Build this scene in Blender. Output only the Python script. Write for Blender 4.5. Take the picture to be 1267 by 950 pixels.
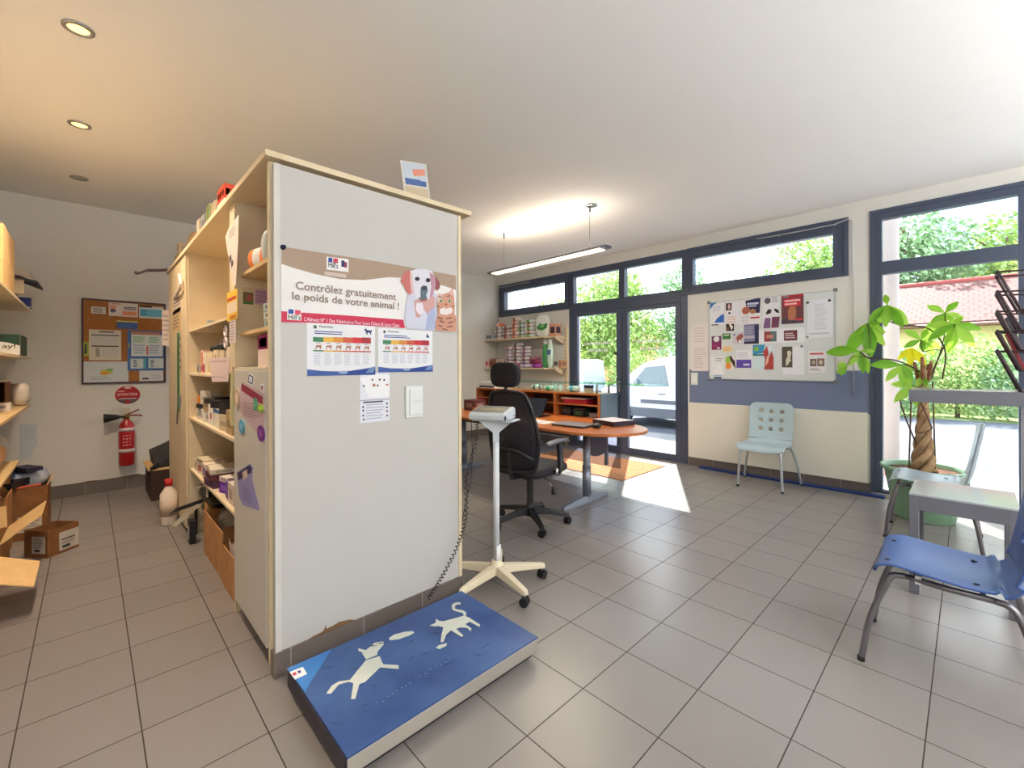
import bpy, math, random
from mathutils import Vector, Matrix
random.seed(7)
S = bpy.context.scene
for o in list(bpy.data.objects): bpy.data.objects.remove(o)
COL = S.collection
PI = math.pi

# ---------------------------------------------------------------- camera
F_PX, CXP, CYP, CAM_H = 543.8, 633.5, 451.5, 1.34
YAW, ROLL = math.radians(46.1), math.radians(-0.2)
cam = bpy.data.cameras.new('camera'); camo = bpy.data.objects.new('camera', cam); COL.objects.link(camo)
cam.sensor_width = 36; cam.lens = F_PX/1267*36; cam.shift_y = -(475-CYP)/1267
cam.clip_start = 0.05; cam.clip_end = 300
camo.matrix_world = (Matrix.Translation((0, 0, CAM_H)) @ Matrix.Rotation(YAW-PI/2, 4, 'Z')
                     @ Matrix.Rotation(PI/2, 4, 'X') @ Matrix.Rotation(ROLL, 4, 'Z'))
S.camera = camo
S.view_settings.view_transform = 'Standard'; S.view_settings.look = 'None'
S.view_settings.gamma = 1; S.view_settings.use_curve_mapping = False
S.view_settings.exposure = 0.45

# ---------------------------------------------------------------- world: bright sky with broken cloud
W = bpy.data.worlds.new('sky'); S.world = W; W.use_nodes = True
nt = W.node_tree; nt.nodes.clear()
def N(t, **k):
    n = nt.nodes.new(t)
    for a, b in k.items(): setattr(n, a, b)
    return n
def L(a, b): nt.links.new(a, b)
out = N('ShaderNodeOutputWorld'); bg = N('ShaderNodeBackground'); L(bg.outputs[0], out.inputs[0])
tc = N('ShaderNodeTexCoord'); mp = N('ShaderNodeMapping'); mp.inputs['Scale'].default_value = (1.0, 1.0, 2.6)
no = N('ShaderNodeTexNoise'); no.inputs['Scale'].default_value = 2.6; no.inputs['Detail'].default_value = 7; no.inputs['Roughness'].default_value = .58
L(tc.outputs['Generated'], mp.inputs[0]); L(mp.outputs[0], no.inputs['Vector'])
cr = N('ShaderNodeValToRGB'); cr.color_ramp.elements[0].position = .40; cr.color_ramp.elements[1].position = .60
cr.color_ramp.elements[0].color = (.27, .40, .62, 1); cr.color_ramp.elements[1].color = (1.0, 1.0, 1.0, 1)
L(no.outputs['Fac'], cr.inputs[0]); L(cr.outputs[0], bg.inputs[0])
bg.inputs[1].default_value = 4.6

# ---------------------------------------------------------------- sun
sd = Vector((-.875*math.cos(math.radians(44)), -.484*math.cos(math.radians(44)), -math.sin(math.radians(44))))
sl = bpy.data.lights.new('sun', 'SUN'); sl.energy = 17; sl.angle = math.radians(.6); sl.color = (1, .96, .9)
so = bpy.data.objects.new('sun', sl); COL.objects.link(so); so.rotation_euler = sd.to_track_quat('-Z', 'Y').to_euler()
# area lights; those behind the camera are added fill without any fixture
def area(name, loc, size, energy, color=(1, 1, 1), sy=None, direction=(0, 0, -1)):
    l = bpy.data.lights.new(name, 'AREA'); l.energy = energy; l.color = color; l.shape = 'RECTANGLE'; l.size = size; l.size_y = sy or size
    o = bpy.data.objects.new(name, l); COL.objects.link(o); o.location = loc
    o.rotation_euler = Vector(direction).to_track_quat('-Z', 'Y').to_euler(); return o
for x_, en in ((.2, 56), (2.3, 74), (4.3, 30)):
    area('fill_or_pendant_uplight', (x_, -2.1, 1.9), 1.6, en, (.97, .98, 1), sy=.8, direction=(0, 0, 1))  # added fill to brighten the ceiling, no lamp stands here
area('fill_or_pendant_light', (1.6, -1.5, 2.3), 1.0, 8, (1, .98, .96))  # added downward fill, unseen behind the camera

# ---------------------------------------------------------------- measuring helpers: a sight line meets a real plane of the room
def ray(px, py):
    x = (px-CXP)/F_PX; y = -(py-CYP)/F_PX
    x, y = x*math.cos(ROLL)-y*math.sin(ROLL), x*math.sin(ROLL)+y*math.cos(ROLL)
    c, s = math.cos(YAW), math.sin(YAW)
    return Vector((c+x*s, s-x*c, y))
def hitX(px, py, X): r = ray(px, py); return r*(X/r.x)+Vector((0, 0, CAM_H))
def hitY(px, py, Y): r = ray(px, py); return r*(Y/r.y)+Vector((0, 0, CAM_H))
def hitZ(px, py, Z): r = ray(px, py); return r*((Z-CAM_H)/r.z)+Vector((0, 0, CAM_H))

# ---------------------------------------------------------------- materials
def lin(c): c = c/255; return c/12.92 if c <= .04045 else ((c+.055)/1.055)**2.4
_M = {}
def mat(col, rough=.6, metal=0.0, noise=.06, scale=8, bump=0.0, emit=0, alpha=1, coat=0, trans=0):
    k = (col, rough, metal, noise, scale, bump, emit, alpha, coat, trans)
    if k in _M: return _M[k]
    m = bpy.data.materials.new('mat_%02x%02x%02x' % col); m.use_nodes = True
    t = m.node_tree; b = t.nodes['Principled BSDF']
    c = tuple(lin(v) for v in col)
    tcn = t.nodes.new('ShaderNodeTexCoord'); nz = t.nodes.new('ShaderNodeTexNoise'); nz.inputs['Scale'].default_value = scale; nz.inputs['Detail'].default_value = 4
    t.links.new(tcn.outputs['Object'], nz.inputs['Vector'])
    mx = t.nodes.new('ShaderNodeMix'); mx.data_type = 'RGBA'
    mx.inputs[6].default_value = (*[v*(1-noise) for v in c], 1); mx.inputs[7].default_value = (*[min(1, v*(1+noise)) for v in c], 1)
    t.links.new(nz.outputs['Fac'], mx.inputs[0]); t.links.new(mx.outputs[2], b.inputs['Base Color'])
    b.inputs['Roughness'].default_value = rough; b.inputs['Metallic'].default_value = metal
    b.inputs['Coat Weight'].default_value = coat; b.inputs['Alpha'].default_value = alpha
    if trans: b.inputs['Transmission Weight'].default_value = trans
    if bump:
        bp = t.nodes.new('ShaderNodeBump'); bp.inputs['Strength'].default_value = bump; bp.inputs['Distance'].default_value = .004
        t.links.new(nz.outputs['Fac'], bp.inputs['Height']); t.links.new(bp.outputs[0], b.inputs['Normal'])
    if emit:
        b.inputs['Emission Color'].default_value = (*c, 1); b.inputs['Emission Strength'].default_value = emit
    _M[k] = m; return m
def glass_mat(name, tint=(1, 1, 1), fac=.06):
    m = bpy.data.materials.new(name); m.use_nodes = True; t = m.node_tree; t.nodes.clear()
    o = t.nodes.new('ShaderNodeOutputMaterial'); mx = t.nodes.new('ShaderNodeMixShader'); tr = t.nodes.new('ShaderNodeBsdfTransparent'); gl = t.nodes.new('ShaderNodeBsdfGlossy')
    fr = t.nodes.new('ShaderNodeLayerWeight'); fr.inputs[0].default_value = .25
    mu = t.nodes.new('ShaderNodeMath'); mu.operation = 'MULTIPLY_ADD'; mu.inputs[1].default_value = .5; mu.inputs[2].default_value = fac
    t.links.new(fr.outputs['Facing'], mu.inputs[0]) if False else t.links.new(fr.outputs['Fresnel'], mu.inputs[0])
    tr.inputs[0].default_value = (*tint, 1); gl.inputs['Roughness'].default_value = .02
    t.links.new(mu.outputs[0], mx.inputs[0]); t.links.new(tr.outputs[0], mx.inputs[1]); t.links.new(gl.outputs[0], mx.inputs[2]); t.links.new(mx.outputs[0], o.inputs[0])
    return m
GLASS = glass_mat('clear_glass', (.97, .985, .98), .02)
TEAL = glass_mat('teal_glass', (.72, .95, .92), .10)
SMOKE = glass_mat('smoked_panel', (.62, .64, .72), .06)
def two_tone(name, a, b, kind='wood', scale=6, rough=.5, stretch=(1, 1, 1), bump=0, fine=None):
    m = bpy.data.materials.new(name); m.use_nodes = True; t = m.node_tree; p = t.nodes['Principled BSDF']
    tcn = t.nodes.new('ShaderNodeTexCoord'); mpn = t.nodes.new('ShaderNodeMapping'); mpn.inputs['Scale'].default_value = stretch
    nz = t.nodes.new('ShaderNodeTexNoise'); nz.inputs['Scale'].default_value = scale; nz.inputs['Detail'].default_value = 6
    t.links.new(tcn.outputs['Object'], mpn.inputs[0]); t.links.new(mpn.outputs[0], nz.inputs['Vector'])
    r = t.nodes.new('ShaderNodeValToRGB'); r.color_ramp.elements[0].position = .35; r.color_ramp.elements[1].position = .65
    r.color_ramp.elements[0].color = (*[lin(v) for v in a], 1); r.color_ramp.elements[1].color = (*[lin(v) for v in b], 1)
    t.links.new(nz.outputs['Fac'], r.inputs[0]); t.links.new(r.outputs[0], p.inputs['Base Color']); p.inputs['Roughness'].default_value = rough
    if bump:
        bp = t.nodes.new('ShaderNodeBump'); bp.inputs['Strength'].default_value = bump; bp.inputs['Distance'].default_value = .01
        t.links.new(nz.outputs['Fac'], bp.inputs['Height']); t.links.new(bp.outputs[0], p.inputs['Normal'])
    return m
def tile_mat(name, base, grout, ox, oy, size, rough=.3, use='xy', gw=.0065):
    m = bpy.data.materials.new(name); m.use_nodes = True; t = m.node_tree; p = t.nodes['Principled BSDF']
    g = t.nodes.new('ShaderNodeNewGeometry'); sp = t.nodes.new('ShaderNodeSeparateXYZ'); t.links.new(g.outputs['Position'], sp.inputs[0])
    def Mn(op, a, b=None, c=None):
        n = t.nodes.new('ShaderNodeMath'); n.operation = op
        for i, v in enumerate((a, b, c)):
            if v is None: continue
            if hasattr(v, 'links'): t.links.new(v, n.inputs[i])
            else: n.inputs[i].default_value = v
        return n.outputs[0]
    ds, cells = [], []
    for ax, of in (('X', ox), ('Y', oy)):
        if ax.lower() not in use: continue
        u = Mn('DIVIDE', Mn('SUBTRACT', sp.outputs[ax], of), size)
        fr = Mn('FRACT', u); ds.append(Mn('MINIMUM', fr, Mn('SUBTRACT', 1.0, fr))); cells.append(Mn('FLOOR', u))
    d = ds[0] if len(ds) == 1 else Mn('MINIMUM', ds[0], ds[1])
    mask = Mn('SMOOTHSTEP' if False else 'LESS_THAN', d, gw)
    cb = t.nodes.new('ShaderNodeCombineXYZ'); t.links.new(cells[0], cb.inputs[0]); t.links.new(cells[-1], cb.inputs[1])
    wn = t.nodes.new('ShaderNodeTexWhiteNoise'); t.links.new(cb.outputs[0], wn.inputs['Vector'])
    nz = t.nodes.new('ShaderNodeTexNoise'); nz.inputs['Scale'].default_value = 5; nz.inputs['Detail'].default_value = 8; t.links.new(g.outputs['Position'], nz.inputs['Vector'])
    v = Mn('MULTIPLY_ADD', wn.outputs['Value'], .10, Mn('MULTIPLY_ADD', nz.outputs['Fac'], .12, .88))
    sc = t.nodes.new('ShaderNodeVectorMath'); sc.operation = 'SCALE'; sc.inputs[0].default_value = tuple(lin(c) for c in base); t.links.new(v, sc.inputs['Scale'])
    mx = t.nodes.new('ShaderNodeMix'); mx.data_type = 'RGBA'; t.links.new(mask, mx.inputs[0]); t.links.new(sc.outputs[0], mx.inputs[6]); mx.inputs[7].default_value = (*[lin(c) for c in grout], 1)
    t.links.new(mx.outputs[2], p.inputs['Base Color'])
    rr = Mn('MULTIPLY_ADD', mask, .5, Mn('MULTIPLY_ADD', nz.outputs['Fac'], .06, rough-.03)); t.links.new(rr, p.inputs['Roughness'])
    p.inputs['Specular IOR Level'].default_value = .55
    bp = t.nodes.new('ShaderNodeBump'); bp.inputs['Strength'].default_value = .5; bp.inputs['Distance'].default_value = .002; t.links.new(Mn('SUBTRACT', 1.0, mask), bp.inputs['Height']); t.links.new(bp.outputs[0], p.inputs['Normal'])
    return m
CARD = two_tone('cardboard', (176, 124, 74), (194, 142, 90), scale=14, rough=.85)
CARD_D = two_tone('cardboard_dark', (128, 84, 46), (146, 98, 56), scale=14, rough=.85)
CARD_L = two_tone('cardboard_light', (226, 186, 128), (234, 198, 142), scale=10, rough=.8)
CREAM = two_tone('cream_laminate', (222, 203, 168), (228, 211, 178), scale=9, rough=.45)
BEECH = two_tone('beech_board', (216, 182, 128), (226, 196, 146), scale=5, stretch=(12, .8, 12), rough=.5)
DESKWOOD = two_tone('pear_wood', (186, 104, 54), (204, 124, 68), scale=4, stretch=(14, 1, 14), rough=.28)
WHITE = mat((232, 230, 224), .5)
PAPER = mat((238, 238, 238), .7, noise=.02)
BLACK = mat((24, 24, 28), .5)
SLATE = mat((66, 76, 98), .38, noise=.04)
CHROME = mat((205, 208, 212), .22, 1.0)
SILVER = mat((168, 172, 178), .35, .85)
GREYPL = mat((120, 122, 128), .5)

# ---------------------------------------------------------------- mesh builder
class MB:
    def __init__(s): s.v, s.f, s.m, s.mats, s.sm = [], [], [], [], []
    def mi(s, m):
        if isinstance(m, tuple): m = mat(m)
        if m not in s.mats: s.mats.append(m)
        return s.mats.index(m)
    def add(s, vs, fs, m, smooth=False, M=None):
        b = len(s.v); i = s.mi(m)
        s.v += [tuple(M @ Vector(p)) if M else tuple(p) for p in vs]
        for f in fs: s.f.append([b+k for k in f]); s.m.append(i); s.sm.append(smooth)
        return s
    def box(s, a, b, m, M=None):
        x0, y0, z0 = a; x1, y1, z1 = b
        vs = [(x0, y0, z0), (x1, y0, z0), (x1, y1, z0), (x0, y1, z0), (x0, y0, z1), (x1, y0, z1), (x1, y1, z1), (x0, y1, z1)]
        return s.add(vs, [(0, 3, 2, 1), (4, 5, 6, 7), (0, 1, 5, 4), (1, 2, 6, 5), (2, 3, 7, 6), (3, 0, 4, 7)], m, False, M)
    def loft(s, rings, m, smooth=True, caps=True, closed=True):
        n = len(rings[0]); vs = [p for r in rings for p in r]; fs = []
        for i in range(len(rings)-1):
            for j in range(n if closed else n-1):
                k = (j+1) % n; fs.append((i*n+j, i*n+k, (i+1)*n+k, (i+1)*n+j))
        if caps and closed: fs.append(tuple(range(n))[::-1]); fs.append(tuple((len(rings)-1)*n+j for j in range(n)))
        return s.add(vs, fs, m, smooth)
    def tube(s, pts, r, m, n=10, smooth=True):
        pts = [Vector(p) for p in pts]; rs = r if isinstance(r, (list, tuple)) else [r]*len(pts)
        rings = []; ref = None
        for i, p in enumerate(pts):
            d = (pts[min(i+1, len(pts)-1)]-pts[max(i-1, 0)]).normalized()
            if ref is None: ref = Vector((0, 0, 1)) if abs(d.z) < .9 else Vector((1, 0, 0))
            a = d.cross(ref).normalized(); b = a.cross(d).normalized(); ref = b
            rings.append([p+(a*math.cos(2*PI*k/n)+b*math.sin(2*PI*k/n))*rs[i] for k in range(n)])
        return s.loft(rings, m, smooth)
    def lathe(s, prof, m, c=(0, 0, 0), n=24, smooth=True, sx=1, sy=1):
        rings = [[(c[0]+r*sx*math.cos(2*PI*k/n), c[1]+r*sy*math.sin(2*PI*k/n), c[2]+z) for k in range(n)] for r, z in prof]
        return s.loft(rings, m, smooth)
    def prism(s, pts, o, R, U, th, m, smooth=False):
        # polygon in the (R,U) plane at o, thickness th along R x U
        o, R, U = Vector(o), Vector(R), Vector(U); Nn = R.cross(U).normalized()
        n = len(pts); a = [o+R*x+U*y for x, y in pts]; b = [p+Nn*th for p in a]
        fs = [tuple(range(n))[::-1], tuple(range(n, 2*n))]+[(i, (i+1) % n, n+(i+1) % n, n+i) for i in range(n)]
        return s.add(a+b, fs, m, smooth)
    def pillow(s, c, size, m, e=.45, n=20, k=12, jit=0, M=None):
        vs, fs = [], []
        def sp(v, q): return math.copysign(abs(v)**q, v)
        for i in range(k+1):
            ph = -PI/2+PI*i/k
            for j in range(n):
                th = 2*PI*j/n; g = 1+random.uniform(-jit, jit)
                vs.append((c[0]+size[0]/2*sp(math.cos(ph), e)*sp(math.cos(th), e)*g, c[1]+size[1]/2*sp(math.cos(ph), e)*sp(math.sin(th), e)*g, c[2]+size[2]/2*sp(math.sin(ph), .8)*g))
        for i in range(k):
            for j in range(n): fs.append((i*n+j, i*n+(j+1) % n, (i+1)*n+(j+1) % n, (i+1)*n+j))
        return s.add(vs, fs, m, True, M)
    def build(s, name, parent=None, loc=(0, 0, 0), rz=0, bevel=0, sub=0):
        me = bpy.data.meshes.new(name); me.from_pydata(s.v, [], s.f)
        for m in s.mats: me.materials.append(m)
        me.polygons.foreach_set('material_index', s.m); me.polygons.foreach_set('use_smooth', s.sm); me.update()
        o = bpy.data.objects.new(name, me); COL.objects.link(o); o.location = loc; o.rotation_euler = (0, 0, rz)
        if parent: o.parent = parent
        if bevel:
            b = o.modifiers.new('bevel', 'BEVEL'); b.width = bevel; b.segments = 2; b.limit_method = 'ANGLE'; b.angle_limit = math.radians(50)
        if sub: q = o.modifiers.new('sub', 'SUBSURF'); q.levels = sub; q.render_levels = sub
        return o
def tag(o, label, cat, group=None, kind=None):
    if label: o['label'] = label
    if cat: o['category'] = cat
    if group: o['group'] = group
    if kind: o['kind'] = kind
    return o
def thing(name, label, cat, loc=(0, 0, 0), rz=0, group=None):
    o = bpy.data.objects.new(name, None); COL.objects.link(o); o.location = loc; o.rotation_euler = (0, 0, rz); o.empty_display_size = .1
    return tag(o, label, cat, group)
def struct(mb, name, **k): o = mb.build(name, **k); o['kind'] = 'structure'; return o
def smooth_path(pts, n=6):
    P = [Vector(p) for p in pts]; P = [P[0]*2-P[1]]+P+[P[-1]*2-P[-2]]; out_ = []
    for i in range(1, len(P)-2):
        for k in range(n):
            t = k/n; a, b, c, d = P[i-1], P[i], P[i+1], P[i+2]
            out_.append(.5*((2*b)+(c-a)*t+(2*a-5*b+4*c-d)*t*t+(3*b-a-3*c+d)*t**3))
    out_.append(P[-2]); return out_
def rrect(w, h, r, n=5, x=0, y=0):
    pts = []
    for cx, cy, a0 in ((x+w/2-r, y+h/2-r, 0), (x-w/2+r, y+h/2-r, 90), (x-w/2+r, y-h/2+r, 180), (x+w/2-r, y-h/2+r, 270)):
        for k in range(n+1):
            a = math.radians(a0+90*k/n); pts.append((cx+r*math.cos(a), cy+r*math.sin(a)))
    return pts
def ell(cx, cy, rx, ry, n=20, a0=0): return [(cx+rx*math.cos(a0+2*PI*k/n), cy+ry*math.sin(a0+2*PI*k/n)) for k in range(n)]

_T = {}
def text_mesh(body, shear=0):
    if body in _T: return _T[body]
    cu = bpy.data.curves.new('t', 'FONT'); cu.body = body; cu.resolution_u = 3; cu.offset = .014
    o = bpy.data.objects.new('t', cu); COL.objects.link(o)
    dg = bpy.context.evaluated_depsgraph_get(); ev = o.evaluated_get(dg); me = ev.to_mesh()
    vs = [(v.co.x, v.co.y) for v in me.vertices]; fs = [tuple(p.vertices) for p in me.polygons]; ev.to_mesh_clear()
    bpy.data.objects.remove(o); bpy.data.curves.remove(cu)
    xs = [v[0] for v in vs] or [0]; ys = [v[1] for v in vs] or [0]
    _T[body] = (vs, fs, min(xs), max(xs), min(ys), max(ys)); return _T[body]

class Sheet:
    """a printed sheet or board; picture coordinates run 0..1 from its lower left corner"""
    def __init__(s, o, R, U, w, h, base, th=.0012, rough=.55, outline=None):
        s.o, s.R, s.U, s.w, s.h = Vector(o), Vector(R).normalized(), Vector(U).normalized(), w, h
        s.N = s.R.cross(s.U).normalized(); s.mb = MB(); s.rough = rough; s.th = th; s.k = 0
        pts = outline or [(0, 0), (1, 0), (1, 1), (0, 1)]
        s.mb.prism([(x*w, y*h) for x, y in pts], (0, 0, 0), s.R, s.U, th, s.c(base))
    def c(s, col): return mat(col, s.rough, noise=.02) if isinstance(col, tuple) else col
    def z(s, step=True):
        if step: s.k += 1
        return s.th+.00025*s.k
    def poly(s, pts, col, step=True):
        z = s.z(step); s.mb.add([s.R*x*s.w+s.U*y*s.h+s.N*z for x, y in pts], [tuple(range(len(pts)))], s.c(col)); return s
    def rect(s, x0, y0, x1, y1, col, step=True): return s.poly([(x0, y0), (x1, y0), (x1, y1), (x0, y1)], col, step)
    def ell(s, cx, cy, rx, ry, col, step=True): return s.poly(ell(cx, cy, rx, ry), col, step)
    def lines(s, x0, y0, x1, y1, n, col=(120, 120, 130), fill=.35):
        z = s.z()
        for i in range(n):
            y = y1-(y1-y0)*(i+.5)/n; hh = (y1-y0)/n*fill/2; xe = x1-(x1-x0)*random.uniform(0, .3)
            s.mb.add([s.R*x*s.w+s.U*yy*s.h+s.N*z for x, yy in ((x0, y-hh), (xe, y-hh), (xe, y+hh), (x0, y+hh))], [(0, 1, 2, 3)], s.c(col))
        return s
    def text(s, body, x0, y0, x1, y1, col, slant=0):
        vs, fs, a, b, c, d = text_mesh(body); z = s.z()
        V = [s.R*((x0+(x1-x0)*((x-a)/(b-a)+slant*(y-c)/(d-c)*.02))*s.w)+s.U*((y0+(y1-y0)*(y-c)/(d-c))*s.h)+s.N*z for x, y in vs]
        s.mb.add(V, fs, s.c(col)); return s
    def textb(s, body, x0, x1, yb, ya, col):      # baseline at yb, tall letters reach ya
        vs, fs, a, b, c, d = text_mesh(body); z = s.z(); k = (ya-yb)/.73
        s.mb.add([s.R*((x0+(x1-x0)*(x-a)/(b-a))*s.w)+s.U*((yb+y*k)*s.h)+s.N*z for x, y in vs], fs, s.c(col)); return s
    def build(s, name, label=None, cat=None, group=None, parent=None):
        o = s.mb.build(name, parent, tuple(s.o)); tag(o, label, cat, group); return o
YW, XW = 6.42, 5.78                       # far wall and window wall
def sheetX(px0, py0, px1, py1, X, base, **k):   # on a plane X = const, seen from the room side (right is -Y)
    a = hitX(px0, py0, X); b = hitX(px1, py1, X); w = abs(a.y-b.y); h = abs(a.z-b.z)
    return Sheet((X, max(a.y, b.y), min(a.z, b.z)), (0, -1, 0), (0, 0, 1), w, h, base, **k)
def sheetY(px0, py0, px1, py1, Y, base, **k):
    a = hitY(px0, py0, Y); b = hitY(px1, py1, Y); w = abs(a.x-b.x); h = abs(a.z-b.z)
    return Sheet((min(a.x, b.x), Y, min(a.z, b.z)), (1, 0, 0), (0, 0, 1), w, h, base, **k)
# ================================================================ SETTING
X0, Y0, H = -.95, -2.6, 3.03
FLOOR = tile_mat('floor_tiles', (137, 131, 128), (58, 50, 46), 1.47, 1.11, 1/3, .30)
SKIRT = tile_mat('skirting_tiles', (112, 102, 96), (160, 152, 144), 1.30, .95, 1/3, .4, use='xy', gw=.008)
SKIRT_X = tile_mat('skirting_tiles_x', (112, 102, 96), (160, 152, 144), 1.30, 0, 1/3, .4, use='x', gw=.008)
SKIRT_Y = tile_mat('skirting_tiles_y', (112, 102, 96), (160, 152, 144), 0, .95, 1/3, .4, use='y', gw=.008)
WALL = mat((219, 217, 211), .85, noise=.02, scale=3, bump=.05)
CEIL = mat((243, 243, 242), .9, noise=.015, scale=2)
struct(MB().box((X0-.2, Y0-.2, -.1), (XW+.3, YW+.2, 0), FLOOR), 'floor')
struct(MB().box((X0-.2, Y0-.2, H), (XW+.3, YW+.2, H+.12), CEIL), 'ceiling')
struct(MB().box((X0-.2, YW, 0), (XW+.3, YW+.2, H), WALL), 'wall_back')
struct(MB().box((X0-.2, Y0-.2, 0), (X0, YW, H), WALL), 'wall_left')
struct(MB().box((X0, Y0-.2, 0), (XW+.3, Y0, H), WALL), 'wall_front')
# window wall with its openings
BAND = mat((112, 124, 156), .7, noise=.03)
wm = MB(); XO = XW+.3
ZT = 2.885
for y0, y1, z0, z1 in ((Y0, YW, ZT, H), (6.355, YW, 0, ZT), (4.62, 6.355, 0, 2.27), (2.61-.02, 2.61, 0, 2.27), (.70, .875, 0, ZT), (-.56, -.36, 0, ZT), (Y0, -2.4, 0, ZT), (-2.4, -.56, 0, .03), (-.36, .70, 0, .03)):
    wm.box((XW, y0, z0), (XO, y1, z1), WALL)
wm.box((XW, .875, 0), (XO, 2.59, .80), WALL); wm.box((XW, .875, 1.27), (XO, 2.59, 2.27), WALL)
wm.box((XW, .875, .80), (XO, 2.59, 1.27), BAND)
wm.box((XW-.002, .70, .82), (XW, .875, 1.27), BAND)
struct(wm, 'wall_right')
# baseboards
struct(MB().box((X0, YW-.012, 0), (XW, YW, .13), SKIRT_X), 'baseboard_back')
struct(MB().box((XW-.012, .70, 0), (XW, 2.60, .115), SKIRT_Y), 'baseboard_right')
struct(MB().box((XW-.012, 4.62, 0), (XW, YW, .115), SKIRT_Y), 'baseboard_right')
struct(MB().box((XW-.035, .72, .115), (XW, 2.585, .835), mat((226, 222, 210), .5, noise=.015)), 'trim_1')
# frames of the window wall
def frame(name, y0, y1, z0, z1, l, r, b, t, inner=0.0, kind='window', x0=XW-.008, x1=XW+.09):
    m = MB()
    m.box((x0, y0, z0), (x1, y0+r, z1), SLATE); m.box((x0, y1-l, z0), (x1, y1, z1), SLATE)
    m.box((x0, y0+r, z0), (x1, y1-l, z0+b), SLATE); m.box((x0, y0+r, z1-t), (x1, y1-l, z1), SLATE)
    if inner:                                    # raised outer profile of the fixed frame
        e = inner
        for a, c in (((x0-.014, y0, z0), (x0, y0+e, z1)), ((x0-.014, y1-e, z0), (x0, y1, z1)), ((x0-.014, y0+e, z0), (x0, y1-e, z0+e)), ((x0-.014, y0+e, z1-e), (x0, y1-e, z1))): m.box(a, c, SLATE)
    f = struct(m, name, bevel=.003)
    MB().box((XW+.035, y0+r-.004, z0+b-.004), (XW+.041, y1-l+.004, z1-t+.004), GLASS).build('pane', f)
    return f
frame('window_1', 4.62, 6.355, 2.27, ZT, .142, .10, .125, .145, .045)
frame('window_2', 3.615, 4.62, 2.27, ZT, .09, .05, .08, .10)
frame('window_3', 2.61, 3.615, 2.27, ZT, .045, .075, .08, .10)
frame('window_4', .875, 2.61, 2.27, ZT, .075, .138, .12, .145, .045)
# big fixed glazing with a transom
for nm, a, b in (('window_5', -.36, .70), ('window_6', -2.4, -.56)):
    m = MB(); x0, x1 = XW-.008, XW+.09
    m.box((x0, b-.095, .03), (x1, b, ZT+.015), SLATE); m.box((x0, a, .03), (x1, a+.06, ZT+.015), SLATE)
    m.box((x0, a+.06, .03), (x1, b-.095, .06), SLATE); m.box((x0, a+.06, 2.80), (x1, b-.095, ZT+.015), SLATE); m.box((x0, a+.06, 2.245), (x1, b-.095, 2.37), SLATE)
    m.box((x0-.012, b-.03, .03), (x0, b, ZT+.015), SLATE); m.box((x0-.012, a, ZT-.02), (x0, b-.03, ZT+.015), SLATE)
    f = struct(m, nm, bevel=.003)
    MB().box((XW+.035, a+.056, .056), (XW+.041, b-.091, 2.25), GLASS).build('pane', f)
    MB().box((XW+.035, a+.056, 2.366), (XW+.041, b-.091, 2.804), GLASS).build('pane', f)
# glazed double door
struct(MB().box((XW-.008, 4.545, 0), (XW+.09, 4.62, 2.27), SLATE).box((XW-.008, 2.61, 0), (XW+.09, 2.70, 2.27), SLATE).box((XW-.008, 2.70, 2.19), (XW+.09, 4.545, 2.27), SLATE)
       .box((XW-.02, 2.62, 0), (XW+.10, 4.60, .012), mat((150, 152, 156), .4, .7)), 'trim_2', bevel=.003)
for nm, a, b, gl, gr in (('door_1', 3.62, 4.543, 4.461, 3.715), ('door_2', 2.703, 3.612, 3.522, 2.783)):
    m = MB(); x0, x1 = XW-.004, XW+.06
    m.box((x0, a, .014), (x1, gr, 2.187), SLATE).box((x0, gl, .014), (x1, b, 2.187), SLATE).box((x0, gr, .014), (x1, gl, .108), SLATE).box((x0, gr, 2.132), (x1, gl, 2.187), SLATE)
    d = struct(m, nm, bevel=.004)
    MB().box((XW+.025, gr-.004, .104), (XW+.031, gl+.004, 2.136), GLASS).build('pane', d)
    if nm == 'door_1':
        MB().tube([(x0, 3.665, 1.02), (x0-.05, 3.665, 1.02), (x0-.05, 3.79, 1.02)], .009, SILVER).box((x0-.006, 3.648, .93), (x0, 3.682, 1.09), SILVER).build('door_handle', d)
    # white film lettering bands on the glass at eye height, written for those outside
    m = MB(); zf = 1.66
    for r, (wd, n) in enumerate(((.50, 13), (.40, 9))):
        ym = (gl+gr)/2
        for k in range(n):
            w = wd/n; yy = ym-wd/2+w*k; m.box((XW+.022, yy, zf-.11*r), (XW+.0235, yy+w*.62, zf-.11*r+.03+.012*((k*7) % 2)), mat((232, 236, 240), .6))
    m.build('film_lettering', d)

# free-standing cabinet wall: panel facing the camera
PWX0, PWX1, PY = .578, 1.566, 2.07
PANEL = mat((196, 194, 190), .55, noise=.02, scale=4, bump=.02)
pm = MB().box((PWX0, PY, .105), (PWX1, PY+.045, 2.215), PANEL)
pm.box((PWX0-.004, PY-.004, .105), (PWX0+.02, PY, 2.215), mat((212, 208, 202), .5)).box((PWX1-.012, PY-.006, .105), (PWX1+.008, PY+.045, 2.215), CREAM)
pm.box((PWX0, PY+.002, 0), (PWX1, PY+.045, .105), WALL)
struct(pm, 'wall_partition')
struct(MB().box((PWX0-.012, PY-.012, 0), (PWX1+.004, PY, .105), SKIRT_X).box((PWX0-.012, PY, 0), (PWX0, PY+.04, .105), SKIRT_X), 'baseboard_partition')
ch = MB()
prev = None
pts = [(.70, .1055), (.73, .113), (.765, .116), (.778, .122), (.784, .142), (.79, .122), (.82, .124), (.85, .13), (.90, .12), (.93, .1055)]
ch.add([(x, PY-.0055, z) for x, z in pts], [tuple(range(len(pts)))], mat((122, 92, 62), .9, noise=.3, scale=60))
tag(ch.build('chipped_patch'), 'brown chipped patch low on the white panel above the skirting', 'damage')

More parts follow.
